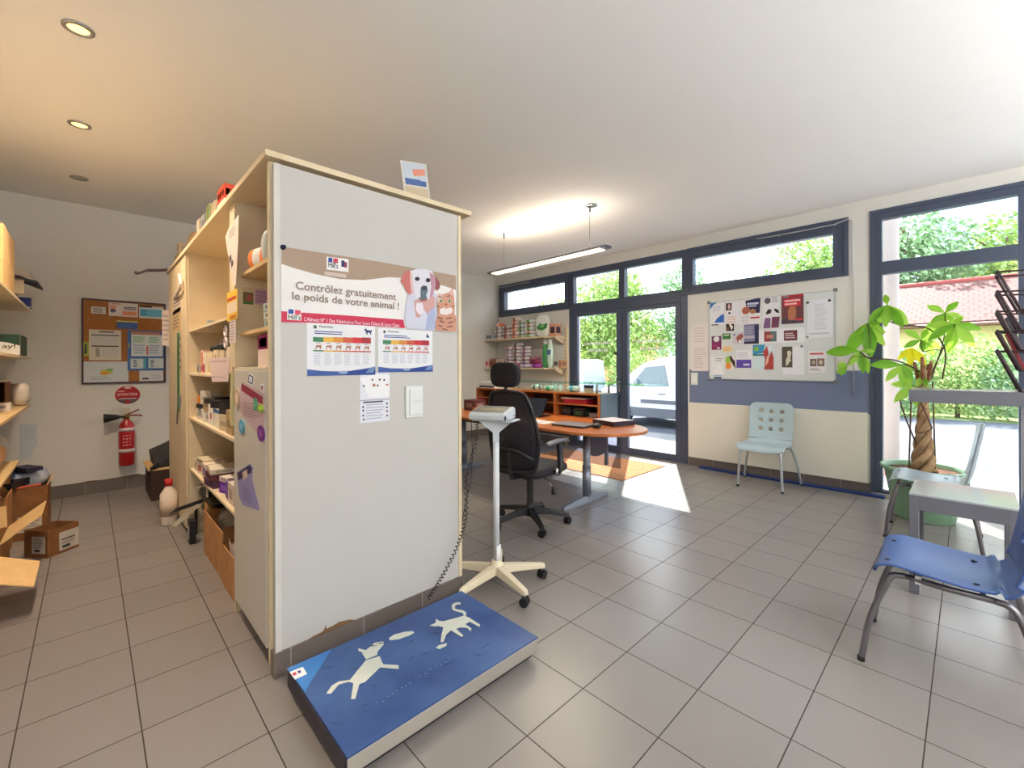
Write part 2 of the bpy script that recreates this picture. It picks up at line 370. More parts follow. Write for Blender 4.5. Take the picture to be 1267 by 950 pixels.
# ================================================================ OUTSIDE
CONC = two_tone('pale_concrete', (120, 122, 126), (134, 135, 137), scale=3, rough=.9)
ASPH = two_tone('asphalt', (74, 80, 92), (84, 90, 102), scale=2, rough=.9)
struct(MB().box((XO, -14, -.12), (8.1, 26, -.01), CONC), 'paving')
struct(MB().box((8.1, -14, -.13), (15.0, 30, -.02), ASPH), 'road')
struct(MB().box((15.0, -30, -.13), (70, 60, -.02), two_tone('meadow', (96, 120, 60), (128, 146, 84), scale=3, rough=1)), 'ground')
def post(y, label):
    t = thing('porch_post', label, 'post', (6.95, y, -.01), group='porch posts')
    P = mat((176, 164, 160), .6)
    MB().lathe([(.085, .012), (.085, 3.77)], P, n=28).build('shaft', t)
    R = two_tone('rusty_paint', (168, 92, 66), (214, 176, 160), scale=22, rough=.9)
    MB().lathe([(.10, .10), (.105, .115), (.088, .19), (.086, .20)], R, n=28).lathe([(.0865, .02), (.0865, .1)], R, n=28).build('rusty_collar', t)
    m = MB().box((-.15, -.15, 0), (.15, .15, .012), P)
    for a in (-1, 1):
        for b in (-1, 1): m.lathe([(.014, .012), (.014, .03)], R, (a*.12, b*.12, 0), 6)
    m.build('base_plate', t)
post(.655, 'white round porch post with rusty foot outside the tall window behind the plant')
post(7.35, 'white round porch post beyond the leftmost high window')
struct(MB().box((XO, -3.2, 3.76), (7.22, 8.0, 3.92), mat((226, 222, 216), .8)), 'canopy')
# leaves and trees
def leaf_cloud(blobs, n, size, mats, seed):
    rnd = random.Random(seed); m = MB(); tot = sum(b[3]*b[4]*b[5] for b in blobs)**1.0
    for (x, y, z, rx, ry, rz) in blobs:
        k = int(n*rx*ry*rz/tot)
        for _ in range(k):
            while True:
                u = Vector((rnd.uniform(-1, 1), rnd.uniform(-1, 1), rnd.uniform(-1, 1)))
                if .45 < u.length < 1: break
            p = Vector((x+u.x*rx, y+u.y*ry, z+u.z*rz)); q = Vector((rnd.gauss(0, 1), rnd.gauss(0, 1), rnd.gauss(0, 1))).normalized()
            a = q.orthogonal().normalized(); b = q.cross(a); s_ = size*rnd.uniform(.6, 1.3)
            m.add([p-a*s_, p-b*s_*.55, p+a*s_, p+b*s_*.55], [(0, 1, 2, 3)], mats[rnd.randrange(len(mats))], False)
    return m
def leafmat(c):
    m = mat(c, .6, noise=.12, scale=1.5); return m
GR = [leafmat((140, 170, 84)), leafmat((166, 192, 108)), leafmat((124, 156, 80)), leafmat((188, 206, 130))]
GR2 = [leafmat((128, 164, 112)), leafmat((156, 188, 138)), leafmat((112, 148, 102)), leafmat((158, 190, 140))]
GR3 = [leafmat((168, 190, 84)), leafmat((150, 176, 72)), leafmat((188, 206, 110))]
BARK = two_tone('bark', (84, 66, 50), (112, 92, 72), scale=8, stretch=(1, 1, .2), rough=.95)
def tree(x, y, h, r, label, mats, seed, n=2600, leaf=.14, base=.35, group='trees outside'):
    rnd = random.Random(seed); t = thing('tree', label, 'tree', (x, y, -.02), group=group)
    m = MB(); m.tube(smooth_path([(0, 0, 0), (.06, .02, h*.25), (-.05, .05, h*.55), (0, 0, h*.85)]), [.05*h*.6*(1-.035*i) for i in range(19)], BARK, 8)
    for k in range(7):
        a = k*2.4; z = h*(.3+.07*k); m.tube([(0, 0, z), (math.cos(a)*r*.35, math.sin(a)*r*.35, z+h*.12), (math.cos(a)*r*.7, math.sin(a)*r*.7, z+h*.2)], [.05, .035, .012], BARK, 6)
    m.build('trunk', t)
    bl = []
    for k in range(9):
        a = rnd.uniform(0, 2*PI); d = r*rnd.uniform(.15, .62); z = h*rnd.uniform(base+.1, .84); q = r*rnd.uniform(.34, .52)
        bl.append((math.cos(a)*d, math.sin(a)*d, z, q, q, q*.8))
    bl.append((0, 0, h*.85, r*.45, r*.45, h*.14)); bl.append((0, 0, h*(base+.22), r*.8, r*.8, h*.22))
    leaf_cloud(bl, n, leaf, mats, seed).build('foliage', t)
tree(20.5, 13.2, 6.6, 3.3, 'broad green tree filling the right door leaf above the parked white car', GR, 1, 10920, 0.1122, .18)
tree(17.5, 15.0, 4.9, 2.3, 'round pale green tree seen through the left door leaf', GR3, 2, 7560, 0.0858, .12)
tree(23.5, 10.6, 7.0, 2.4, 'tall loose tree seen right of the broad tree through the right door leaf', GR2, 3, 5880, 0.099, .2)
tree(20.0, 24.5, 5.8, 2.8, 'yellow-green tree low in the leftmost high window', GR3, 4, 4620, 0.1122)
tree(30.0, 6.2, 9.2, 3.0, 'green tree showing at the right end of the high window above the noticeboard', GR, 5, 5040, 0.132)
tree(27.0, 2.1, 9.0, 3.0, 'tall tree behind the tiled roof beside the porch post', GR2, 6, 7560, 0.132)
tree(30.5, -1.3, 8.6, 3.2, 'tall bright green tree behind the tiled roof, right of centre of the tall window', GR, 7, 7560, 0.132)
tree(27.0, -4.6, 11.0, 3.6, 'tall tree behind the tiled roof at the right edge of the tall window', GR3, 8, 7140, 0.132)
# hedge bushes along the road
hb = [(15.6, 2.9, 1.9), (15.5, 1.5, 1.7), (15.8, .2, 2.1), (15.5, -1.0, 1.8), (15.7, -2.3, 2.0), (15.6, 4.3, 1.8), (15.6, 5.8, 2.0), (15.8, 7.6, 2.1), (15.6, 9.4, 1.9), (15.6, -3.8, 1.9)]
hl = ['leafy hedge bush left of the plant trunk behind the road', 'leafy hedge bush straight behind the potted plant', 'taller hedge bush right of the plant below the tiled roof', 'hedge bush left of the magazine rack', 'hedge bush behind the magazine rack', 'hedge bush hidden mostly by the wall beside the tall window', 'hedge bush right of the parked white car', 'tallest hedge bush behind the parked white car', 'hedge bush seen through the left door leaf', 'hedge bush at the far right of the tall window']
for k, (x, y, h) in enumerate(hb):
    t = thing('hedge_bush', hl[k], 'bush', (x, y, -.02), group='hedge bushes')
    MB().tube([(0, 0, 0), (.05, 0, h*.6)], [.05, .02], BARK, 6).build('stem', t)
    leaf_cloud([(0, 0, h*.55, .75, .95, h*.52), (.1, .5, h*.4, .6, .6, h*.4), (-.2, -.4, h*.35, .6, .6, h*.38)], 4200, 0.0495, GR2 if k % 2 else GR, 20+k).build('foliage', t)
# house with tiled roof
def roof_mat():
    m = bpy.data.materials.new('roof_tiles'); m.use_nodes = True; t = m.node_tree; p = t.nodes['Principled BSDF']
    tcn = t.nodes.new('ShaderNodeTexCoord'); b = t.nodes.new('ShaderNodeTexBrick'); b.inputs['Scale'].default_value = 1
    mpn = t.nodes.new('ShaderNodeMapping'); mpn.inputs['Rotation'].default_value = (0, 0, PI/2)
    b.inputs['Color1'].default_value = (*[lin(v) for v in (104, 60, 53)], 1); b.inputs['Color2'].default_value = (*[lin(v) for v in (98, 55, 48)], 1); b.inputs['Mortar'].default_value = (*[lin(v) for v in (60, 30, 27)], 1)
    b.inputs['Brick Width'].default_value = .24; b.inputs['Row Height'].default_value = .27; b.inputs['Mortar Size'].default_value = .035; b.inputs['Mortar Smooth'].default_value = .6
    t.links.new(tcn.outputs['Object'], mpn.inputs[0]); t.links.new(mpn.outputs[0], b.inputs['Vector']); t.links.new(b.outputs['Color'], p.inputs['Base Color']); p.inputs['Roughness'].default_value = .85
    return m
t = thing('house', 'low house with red tiled roof and yellow wall beyond the hedge', 'house', (19.2, 0, -.02))
MB().box((.3, -12, 0), (7, 5.2, 2.62), two_tone('yellow_render', (232, 208, 150), (240, 218, 164), scale=2, rough=.9)).build('wall', t)
RM = roof_mat()
ro = MB(); ro.prism([(0, 0), (4.2, 1.75), (4.2, 1.88), (0, .13)], (-.3, 5.6, 2.5), (1, 0, 0), (0, 0, 1), 18, RM); ro.build('roof', t)
MB().prism([(0, 0), (0, .13), (3.6, -1.4), (3.6, -1.53)], (3.9, 5.6, 4.25), (1, 0, 0), (0, 0, 1), 18, RM).build('roof', t)
MB().tube([(3.9, 5.6, 4.36), (3.9, -12.4, 4.36)], .13, mat((140, 56, 48), .8), 8).build('ridge', t)
MB().tube([(-.36, 5.6, 2.52), (-.36, -12.4, 2.52)], .06, mat((120, 84, 70), .6), 8).build('gutter', t)
t = thing('house', 'small orange-brown house front far behind the parked car', 'house', (31, 19.4, -.02))
MB().box((0, -2, 0), (4, 2, 3.0), two_tone('orange_render', (206, 142, 100), (216, 156, 112), scale=2)).build('wall', t)
MB().prism([(-.3, 0), (2, 1.0), (4.3, 0)], (0, 2.3, 3.0), (1, 0, 0), (0, 0, 1), 4.6, mat((170, 96, 76), .8)).build('roof', t)
# parked cars
def car(x, y, label, L_=4.5, rz=0):
    t = thing('parked_car', label, 'car', (x, y, -.02), rz, group='parked white cars')
    body = mat((182, 188, 202), .25, noise=.01, coat=.6); dark = mat((86, 92, 104), .6); gl = mat((92, 116, 130), .1, noise=.02, coat=.5)
    prof = [(0, .34), (.02, .6), (.08, .76), (.26, .86), (.52, .96), (1.12, 1.38), (1.55, 1.50), (2.1, 1.55), (4.2, 1.57), (4.44, 1.50), (4.5, .9), (4.5, .34)]
    def outline(k, z): return z
    m = MB(); rings = []
    for xo, sx in ((-.86, .985), (-.80, 1), (.80, 1), (.86, .985)):
        rings.append([(0, 0, 0)]*0+[(xo, -(2.25+(yy-2.25)*sx), z if abs(xo) < .85 else .34+(z-.34)*.985) for yy, z in prof])
    m.loft(rings, body, smooth=False); b = m.build('body', t, bevel=.02)
    s_ = MB()
    for xs in (-1, 1):
        xf = xs*.865
        s_.box((min(xf, xf-xs*.02), -4.42, .22), (max(xf, xf-xs*.02), -.12, .42), dark)
        s_.box((min(xf, xf+xs*.012), -3.4, .52), (max(xf, xf+xs*.012), -1.1, .60), dark)
    s_.build('side_trim', t)
    for xs in (-1, 1):
        for pts in (((.86, .90), (1.22, 1.30), (1.66, 1.34), (1.74, .90)),):
            vv = [(xs*.874, -yy, z) for yy, z in pts]; vb = [(v[0]-xs*.012, v[1], v[2]) for v in vv]
            MB().add(vv+vb, [(0, 1, 2, 3), (7, 6, 5, 4), (0, 4, 5, 1), (1, 5, 6, 2), (2, 6, 7, 3), (3, 7, 4, 0)], gl).build('window', t)
    MB().add([(-.70, -.56, 1.01), (.70, -.56, 1.01), (.62, -1.08, 1.375), (-.62, -1.08, 1.375), (-.70, -.54, .99), (.70, -.54, .99), (.62, -1.06, 1.36), (-.62, -1.06, 1.36)], [(0, 1, 2, 3), (7, 6, 5, 4), (0, 4, 5, 1), (2, 6, 7, 3), (0, 3, 7, 4), (1, 5, 6, 2)], gl).build('windscreen', t)
    for xs in (-1, 1):
        for yy in (.52, 3.62):
            w = MB()
            R0 = Matrix.Translation((xs*.80, -yy, .32)) @ Matrix.Rotation(PI/2, 4, 'Y')
            vs = MB(); vs.lathe([(.19, -.09), (.32, -.10), (.325, .10), (.19, .09)], mat((34, 34, 38), .8), n=28); w.add(vs.v, vs.f, mat((34, 34, 38), .8), True, R0)
            vs = MB(); vs.lathe([(.0, -.075), (.19, -.08), (.19, .08), (.0, .075)], SILVER, n=20); w.add(vs.v, vs.f, SILVER, False, R0); w.build('wheel', t)
        MB().box((xs*.87-.01, -1.66, .72), (xs*.87+.01, -1.50, .745), GREYPL).build('door_handle', t)
        MB().pillow((xs*.95, -.98, .96), (.2, .1, .14), body).build('mirror', t)
        MB().box((min(xs*.5, xs*.78), -.06, .66), (max(xs*.5, xs*.78), -.02, .78), mat((220, 226, 232), .1)).build('headlight', t)
    return t
car(9.6, 6.1, 'white car parked right outside the right door leaf, side on')
car(13.2, 14.2, 'white car parked farther off, behind the left door leaf', rz=.1)
# ================================================================ CABINET WALL: shelving, fridge
FX = .57
t = thing('shelving_unit', 'cream built-in shelving unit with open shelves behind the poster wall', 'shelving', (0, 0, 0))
MB().box((.541, PY-.005, 2.235), (1.656, 5.42, 2.262), CREAM).build('top_board', t, bevel=.002)
MB().box((1.02, PY+.05, .02), (1.04, 5.36, 2.235), CREAM).build('back_panel', t)
MB().box((FX, 2.765, 0), (1.02, 2.785, 2.235), CREAM).box((FX, 2.785, 1.335), (FX+.02, 2.88, 2.235), CREAM).build('side_panel', t, bevel=.002)
MB().box((FX, 4.30, 0), (1.02, 4.322, 2.235), CREAM).build('side_panel', t, bevel=.002)
MB().box((FX, 5.34, 0), (1.04, 5.36, 2.235), CREAM).build('side_panel', t, bevel=.002)
MB().box((FX-.004, PY+.046, .03), (FX+.02, PY+.070, 2.235), CREAM).build('side_panel', t, bevel=.002)
BAY = [1.625, 1.285, .935, .53]
for z in BAY:
    MB().box((FX+.005, 2.786 if z < 1.33 else 2.89, z-.018), (1.018, 4.298, z), CREAM).box((FX+.03, 2.9, z-.03), (FX+.045, 2.93, z-.018), WHITE).box((FX+.03, 3.6, z-.03), (FX+.045, 3.63, z-.018), WHITE).build('shelf', t, bevel=.0015)
FB = [1.845, 1.525]
for z in FB: MB().box((FX+.03, PY+.08, z-.02), (1.018, 2.764, z), BEECH).build('shelf', t, bevel=.0015)
for a, b in ((4.326, 4.52), (4.53, 5.335)):
    d = MB().box((FX-.016, a, .05), (FX, b, 2.225), CREAM).build('door', t, bevel=.0015)
    if b > 5: MB().box((FX-.03, 4.56, 1.0), (FX-.016, 4.575, 1.1), GREYPL).build('door_handle', d)
# fridge freezer
t = thing('fridge', 'tall cream fridge with magnets and notes on its door', 'fridge', (FX, 2.14, 0))
FR = mat((206, 200, 190), .4, noise=.02)
MB().box((.045, .02, .04), (.44, .595, 1.325), FR).build('body', t, bevel=.004)
d = MB().box((-.01, .012, .09), (.038, .598, 1.322), FR).build('door', t, bevel=.006)
MB().box((.06, .03, 0), (.42, .58, .04), BLACK).build('plinth', t)
MB().box((-.024, .600, 1.02), (.03, .618, 1.31), mat((222, 205, 150), .5)).box((-.028, .604, 1.19), (-.02, .618, 1.30), mat((120, 92, 50), .5)).build('door_handle', t)
MB().box((.0, .05, 1.325), (.40, .56, 1.333), mat((226, 214, 190), .5)).build('top', t)
FD = FX-.0101
def fr(p, q, base, rot=0, **k):
    return sheetX(p[0], p[1], q[0], q[1], FD, base, **k)
s = fr((296, 470), (329, 545), (196, 170, 176), outline=[(.1, .98), (0, .55), (.12, .32), (.88, 0), (1, .5), (.98, .8)]); s.poly([(.12, .94), (.1, .8), (.9, .6), (.92, .74)], (150, 40, 70)); s.lines(.2, .3, .8, .6, 6, (150, 120, 140))
s.build('flyer', 'pinkish flyer held high on the fridge door', 'flyer')
s = fr((306, 461), (315, 478), (236, 238, 240), outline=[(.3, 1), (1, .75), (.8, 0), (0, .2)]); s.poly([(.3, .9), (.9, .72), (.75, .1), (.08, .28)], (40, 70, 130)); s.poly([(.36, .78), (.78, .65), (.66, .22), (.22, .36)], (224, 228, 234)); s.build('sticker', 'small white sticker with dark blue border at the top of the fridge door', 'sticker')
for (a, b, c, d_), col, lb in (((291, 480, 297, 505), (196, 172, 150), 'beige oval fridge magnet by the upper left of the fridge door'), ((297, 519, 303, 536), (92, 160, 188), 'light blue round fridge magnet below the beige one'), ((320, 526, 328, 546), (110, 40, 130), 'purple round fridge magnet at the flyer corner'), ((315, 492, 319, 508), (60, 150, 110), 'green letter magnet on the flyer'), ((320, 500, 327, 510), (156, 188, 60), 'lime green round magnet right of the flyer')):
    p = hitX((a+c)/2, (b+d_)/2, FD); w = abs(hitX(a, b, FD).y-hitX(c, b, FD).y)/2; h = abs(hitX(a, b, FD).z-hitX(a, d_, FD).z)/2
    m = MB(); m.prism(ell(0, 0, w, h), (0, 0, 0), (0, -1, 0), (0, 0, 1), .006, col); m.prism(ell(0, 0, w*.5, h*.5), (-.006, 0, 0), (0, -1, 0), (0, 0, 1), .0006, mat(tuple(min(255, v+40) for v in col), .5))
    tag(m.build('fridge_magnet', None, p), lb, 'magnet', 'magnets on the fridge door')
s = fr((322, 474), (327, 491), (238, 238, 240), outline=[(0, .9), (1, 1), (.6, 0)]); s.poly([(.2, .8), (.75, .85), (.58, .3)], (160, 60, 120)); s.build('sticker', 'small white triangular sticker with purple drawing on the fridge door', 'sticker')
s = fr((293, 563), (321, 643), (150, 146, 196), outline=[(0, .62), (.65, 1), (.75, .95), (.72, .7), (.98, .28), (1, .18), (.3, 0), (.12, .1)])
s.poly([(.02, .60), (.62, .96), (.70, .84), (.1, .46)], (52, 40, 78)); s.poly([(.28, .70), (.5, .84), (.54, .70), (.34, .56)], (210, 190, 170)); s.poly([(.60, .97), (.74, .93), (.66, .8)], (60, 60, 110)); s.lines(.3, .15, .8, .45, 5, (120, 112, 180))
s.build('leaflet', 'purple-blue leaflet with photo strip on the lower fridge door', 'leaflet')
# papers taped to the shelf uprights
s = sheetX(279, 282, 296, 352, FX-.001, (226, 214, 206), outline=[(.25, .94), (1, 1), (.95, .62), (.78, 0), (.55, .08), (.1, .7), (0, .86)]); s.lines(.3, .76, .8, .9, 4, (120, 110, 110)); s.poly([(.3, .5), (.45, .52), (.5, .42), (.35, .4)], (60, 52, 60)); s.poly([(.45, .4), (.6, .42), (.62, .34), (.48, .3)], (60, 52, 60)); s.build('leaflet', 'long white curling leaflet taped under the top board of the shelving', 'leaflet')
s = sheetX(281, 363, 294, 394, FX-.002, (238, 196, 70)); s.rect(.05, .25, .95, .62, (232, 214, 190)); s.rect(.05, .68, .9, .78, (200, 60, 50)); s.rect(.3, .05, .9, .16, (196, 120, 40)); s.build('label_sheet', 'yellow and red label sheet on the shelf upright', 'label')
s = sheetX(284, 395, 292, 424, FX-.001, (222, 208, 204)); s.lines(.15, .1, .85, .9, 7, (150, 140, 160)); s.build('label_sheet', 'narrow white label strip below the yellow label on the upright', 'label')
s = sheetX(258, 443, 284, 475, FX-.004, (228, 208, 206), outline=[(0, 1), (1, .97), (.95, .08), (.2, 0)]); s.rect(.1, .82, .9, .87, (190, 170, 175)); s.rect(.1, .2, .8, .24, (190, 170, 175)); s.build('note_sheet', 'pinkish white sheet hanging from the second shelf edge', 'paper')
# papers on the closed cupboard end
CD = FX-.0161
for q, lb, nm in (((214, 364, 224, 384, (224, 208, 190)), 'small beige note high on the closed cupboard door', 'note_sheet'), ((214, 386, 224, 407, (220, 190, 140)), 'orange-beige note taped on the cupboard door below the first note', 'note_sheet'), ((219, 410, 225, 465, (210, 190, 160)), 'long narrow strip of notes on the cupboard door', 'note_sheet')):
    s = sheetX(q[0], q[1], q[2], q[3], CD, q[4]); s.lines(.1, .1, .9, .9, 5, (130, 110, 100)); s.build(nm, lb, 'paper')
m = MB(); a = hitX(221, 412, CD); m.prism([(-.03, -.66), (.05, -.66), (.055, 0), (-.02, 0)], (a.x, a.y, a.z), (0, -1, 0), (0, 0, 1), .008, (42, 110, 64)); m.tube([(a.x-.01, a.y, a.z-.66), (a.x-.012, a.y+.01, a.z-.78)], .004, BLACK, 6); m.build('lanyard')
tag(bpy.data.objects['lanyard'], 'green hanging strap with black clip on the cupboard door', 'strap')
m = MB(); p = smooth_path([hitX(222, 340, CD-.01), hitX(224, 352, CD-.02), hitX(220, 362, CD-.02), hitX(216, 370, CD-.01)]); m.tube(p, .012, (222, 210, 196), 8); tag(m.build('cord_loop'), 'white looped cord hanging at the top of the cupboard door', 'cord')
s = Sheet((.505, 5.3605, 1.54), (1, .0, 0), (0, 0, 1), .06, .34, (214, 200, 190)); s.lines(.1, .1, .9, .9, 6, (170, 160, 160)); s.build('paper_sheet', 'pale sheet sticking out past the cupboard edge beside the cork board', 'paper')
# grey cloth strip poking out past the end of the top board
m = MB(); m.loft([[(x, 5.40+dy, z+dz) for dy, dz in ((-.05, 0), (.05, .004), (.05, .02), (-.05, .016))] for x, z in ((.60, 2.263), (.54, 2.264), (.47, 2.25), (.40, 2.24), (.33, 2.20), (.31, 2.21))], mat((104, 94, 92), .9, noise=.2, scale=30), smooth=False)
tag(m.build('cloth_bag'), 'grey cloth strip poking out past the end of the top board', 'cloth')

# ---------------------------------------------------------------- boxes and packs
def carton(name, label, cat, x, y, z, sx, sy, sz, col, bands=(), rz=0, group=None, M=None):
    """box standing at x,y,z (centre of its base); bands: (z0,z1,y0,y1 as fractions, colour) printed on the -X and -Y sides"""
    m = MB().box((-sx/2, -sy/2, 0), (sx/2, sy/2, sz), col); e = .0006
    for (z0, z1, u0, u1, c) in bands:
        m.box((-sx/2-e, -sy/2+sy*u0, sz*z0), (-sx/2, -sy/2+sy*u1, sz*z1), c); m.box((-sx/2+sx*u0, -sy/2-e, sz*z0), (-sx/2+sx*u1, -sy/2, sz*z1), c)
    o = m.build(name, None, (x, y, z), rz); return tag(o, label, cat, group)
def pouch(name, label, cat, x, y, z, sx, sy, sz, col, rz=0, group=None, band=None, e=.45):
    m = MB().pillow((0, 0, sz/2), (sx, sy, sz), col, e)
    if band: m.pillow((0, 0, sz/2), (sx*1.01, sy*.55, sz*1.02), band, e)
    return tag(m.build(name, None, (x, y, z), rz), label, cat, group)
def bottle(name, label, cat, x, y, z, r, h, col, cap, group=None, band=None):
    t = thing(name, label, cat, (x, y, z), group=group)
    m = MB().lathe([(r*.9, 0), (r, .01), (r, h*.68), (r*.45, h*.82), (r*.4, h*.86)], col, n=16)
    if band: m.lathe([(r*1.01, h*.2), (r*1.01, h*.55)], band, n=16)
    m.build('bottle_body', t); MB().lathe([(r*.48, h*.86), (r*.48, h)], cap, n=14).build('cap', t); return t
T = 2.2628
G = 'packs standing on the top board'
for q in ((3.26, .09, .20, .20, (236, 226, 214), ((.55, 1, 0, 1, (226, 78, 54)), (.66, .86, .08, .3, (250, 220, 210)), (.66, .86, .4, .62, (250, 220, 210)), (.66, .86, .7, .9, (250, 220, 210))), 'red-topped white box, nearest on the top board'),
          (3.50, .08, .14, .17, (222, 206, 180), ((.4, .9, .1, .9, (206, 190, 150)),), 'beige box on the top board behind the red-topped box'),
          (3.68, .08, .12, .20, (190, 196, 150), ((.3, 1, .2, .8, (120, 160, 80)),), 'green and beige box on the top board'),
          (3.88, .09, .12, .18, (196, 200, 204), ((.2, .8, .2, .7, (96, 112, 140)),), 'grey-blue pack on the top board beyond the green box'),
          (4.06, .08, .12, .19, (214, 200, 184), (), 'plain beige pack on the top board beyond the grey-blue pack'),
          (5.27, .12, .12, .14, (226, 204, 170), ((.1, .5, .2, .7, (170, 90, 70)),), 'small beige box at the far end of the top board'),
          (5.12, .10, .12, .22, (230, 212, 184), ((.5, .9, .2, .8, (200, 190, 170)),), 'upright cream box farthest along the top board')):
    carton('product_box', q[6], 'box', .60+q[1]/2, q[0], T, q[1], q[2], q[3], q[4], q[5], group=G)
m = MB(); m.pillow((0, 0, .14), (.17, .42, .28), two_tone('kraft_paper', (176, 142, 98), (206, 176, 132), scale=8, rough=.8), .7, jit=.06); tag(m.build('paper_bag', None, (.72, 4.82, T)), 'crumpled kraft paper bag on the top board', 'bag')
# brochure in an angled holder on the top board, nearer the poster wall end
s = Sheet((1.26, 2.16, T), (.93, -.36, 0), (-.08, .1, 1), .145, .215, (214, 208, 200), th=.004)
s.rect(.05, .5, .95, .97, (196, 206, 216)); s.poly([(.42, .8), (.92, .86), (.9, .68), (.45, .62)], (226, 150, 130)); s.rect(.1, .38, .9, .52, (70, 100, 160)); s.lines(.1, .4, .9, .56, 3, (90, 120, 180), .5); s.rect(.06, .05, .94, .32, (206, 190, 160))
s.build('brochure', 'glossy brochure standing upright on the top board above the poster wall', 'brochure')

# above the fridge
z = FB[0]+.0008
pouch('product_pack', 'orange and white sachet pack on the shelf high above the fridge', 'pack', .68, 2.56, z, .13, .20, .11, (232, 130, 66), .3, band=(226, 224, 220))
pouch('product_pack', 'grey and white pack beside the orange one high above the fridge', 'pack', .68, 2.38, z, .15, .15, .16, (214, 214, 212), -.2, band=(196, 196, 200))
m = MB().pillow((0, 0, .035), (.07, .07, .07), (76, 190, 74), 1.0); tag(m.build('toy_ball', None, (.635, 2.265, z)), 'bright green ball toy high above the fridge', 'toy')
m = MB(); [m.pillow((0, 0, .035+.06*k), (.07, .07, .075), c, .8) for k, c in enumerate(((70, 80, 170), (90, 80, 180), (210, 40, 60), (220, 50, 60)))]; tag(m.build('chew_toy', None, (.70, 2.185, z)), 'tall blue and red toy beside the poster wall above the fridge', 'toy')
z = FB[1]+.0008
for k in range(3): carton('product_box', ['lowest', 'middle', 'topmost'][k]+' grey and white box of the short stack above the fridge', 'box', .68, 2.32, z+.04*k, .12, .15, .038, (196, 204, 200) if k % 2 else (168, 184, 178), ((.3, .7, .2, .8, (96, 110, 120)),), group='box stack above the fridge', rz=.05*k)
s = sheetY(300, 355, 314, 377, 2.7645, (210, 190, 150)); s.rect(.05, .08, .95, .72, (120, 110, 70)); s.ell(.6, .4, .25, .22, (180, 90, 70)); s.rect(.05, 0, .95, .1, (70, 130, 70)); s.build('card', 'picture card on the back of the recess above the fridge', 'card')
s = sheetY(315, 357, 334, 378, 2.7645, (206, 176, 190)); s.lines(.05, .1, .95, .9, 6, (170, 110, 160), .5); s.build('card', 'pink printed card beside the picture card above the fridge', 'card')
carton('book', 'dark blue book standing by the poster wall above the fridge', 'book', .76, 2.20, FB[1]+.0008, .16, .05, .26, (30, 40, 70))
s = carton('product_box', 'pink and white box standing on top of the fridge', 'box', .70, 2.42, 1.3338, .13, .30, .165, (226, 206, 196), ((.55, 1, 0, 1, (160, 30, 110)), (.62, .9, .5, .9, (90, 40, 110)), (.3, .55, .1, .25, (180, 40, 90))))
# main bay items
G1, G2, G3, G4 = ['items on the %s shelf of the bay' % k for k in ('top', 'second', 'third', 'lowest')]
z = BAY[0]+.0008
m = MB(); m.tube(smooth_path([(0, 0, .02), (.02, .1, .03), (.0, .2, .02), (.03, .28, .03)]), .02, BLACK, 8); m.box((-.03, .12, 0), (.03, .17, .05), mat((150, 160, 175), .5)); tag(m.build('leash', None, (.66, 3.75, z)), 'black leash with grey buckle on the top shelf of the bay', 'leash', G1)
carton('product_box', 'flat white box with red line at the near end of the top bay shelf', 'box', .70, 3.0, z, .16, .16, .05, (226, 206, 190), ((.3, .6, .1, .9, (190, 80, 70)),), group=G1)
carton('product_box', 'low pale box lying on the far end of the top bay shelf', 'box', .75, 4.1, z, .2, .2, .03, (214, 196, 160), group=G1)
z = BAY[1]+.0008
for q in ((4.12, .11, .09, .07, (170, 166, 160), ((.2, .7, .2, .8, (110, 104, 100)),), 'small grey box at the far end of the second bay shelf'),
          (3.92, .12, .08, .17, (236, 196, 170), ((.3, .9, .2, .6, (222, 90, 60)), (.1, .3, .1, .9, (190, 30, 60))), 'orange and red upright box on the second bay shelf'),
          (3.79, .13, .12, .15, (232, 220, 200), ((.05, .45, .4, .95, (160, 50, 80)),), 'cream box with wine-red corner on the second bay shelf'),
          (3.62, .13, .16, .15, (232, 216, 178), ((.1, .6, .2, .8, (220, 200, 150)),), 'wide cream box on the second bay shelf'),
          (3.44, .12, .14, .16, (226, 210, 180), ((.2, .8, .3, .7, (170, 150, 110)),), 'cream box with beige print on the second bay shelf'),
          (3.26, .12, .13, .15, (222, 206, 180), ((.2, .5, .2, .6, (120, 110, 80)),), 'pale box behind the hanging sheet on the second bay shelf'),
          (3.05, .12, .16, .17, (230, 214, 196), (), 'pale box at the near end of the second bay shelf')):
    carton('product_box', q[6], 'box', .66, q[0], z, q[1], q[2], q[3], q[4], q[5], group=G2)
for k, (y, c, r) in enumerate(((3.70, (30, 28, 34), .03), (3.58, (24, 24, 30), .035), (3.42, (40, 42, 50), .03), (3.28, (26, 26, 32), .035))):
    pouch('collar_pack', 'black packet lying on the cream boxes of the second bay shelf, '+['farthest', 'second farthest', 'second nearest', 'nearest'][k], 'packet', .67, y, z+.15+(.01 if k == 2 else 0), .11, .13, .05, c, k*.3, G2, e=.7)
m = MB()
for dz in (0, .07): m.tube([(0, .03*math.cos(a), .035+dz+.03*math.sin(a)) for a in [2*PI*k/14 for k in range(15)]], .008, (222, 206, 206), 6)
tag(m.build('bottle_holder', None, (.60, 3.13, z+.16)), 'two pale rings on the near boxes of the second bay shelf', 'ring', G2)
z = BAY[2]+.0008
rn = random.Random(4)
cols = [((230, 222, 210), 'white'), ((40, 36, 44), 'black'), ((206, 190, 160), 'beige'), ((60, 56, 60), 'dark grey'), ((226, 140, 50), 'orange'), ((214, 206, 196), 'pale'), ((176, 150, 110), 'tan'), ((236, 232, 226), 'bright white')]
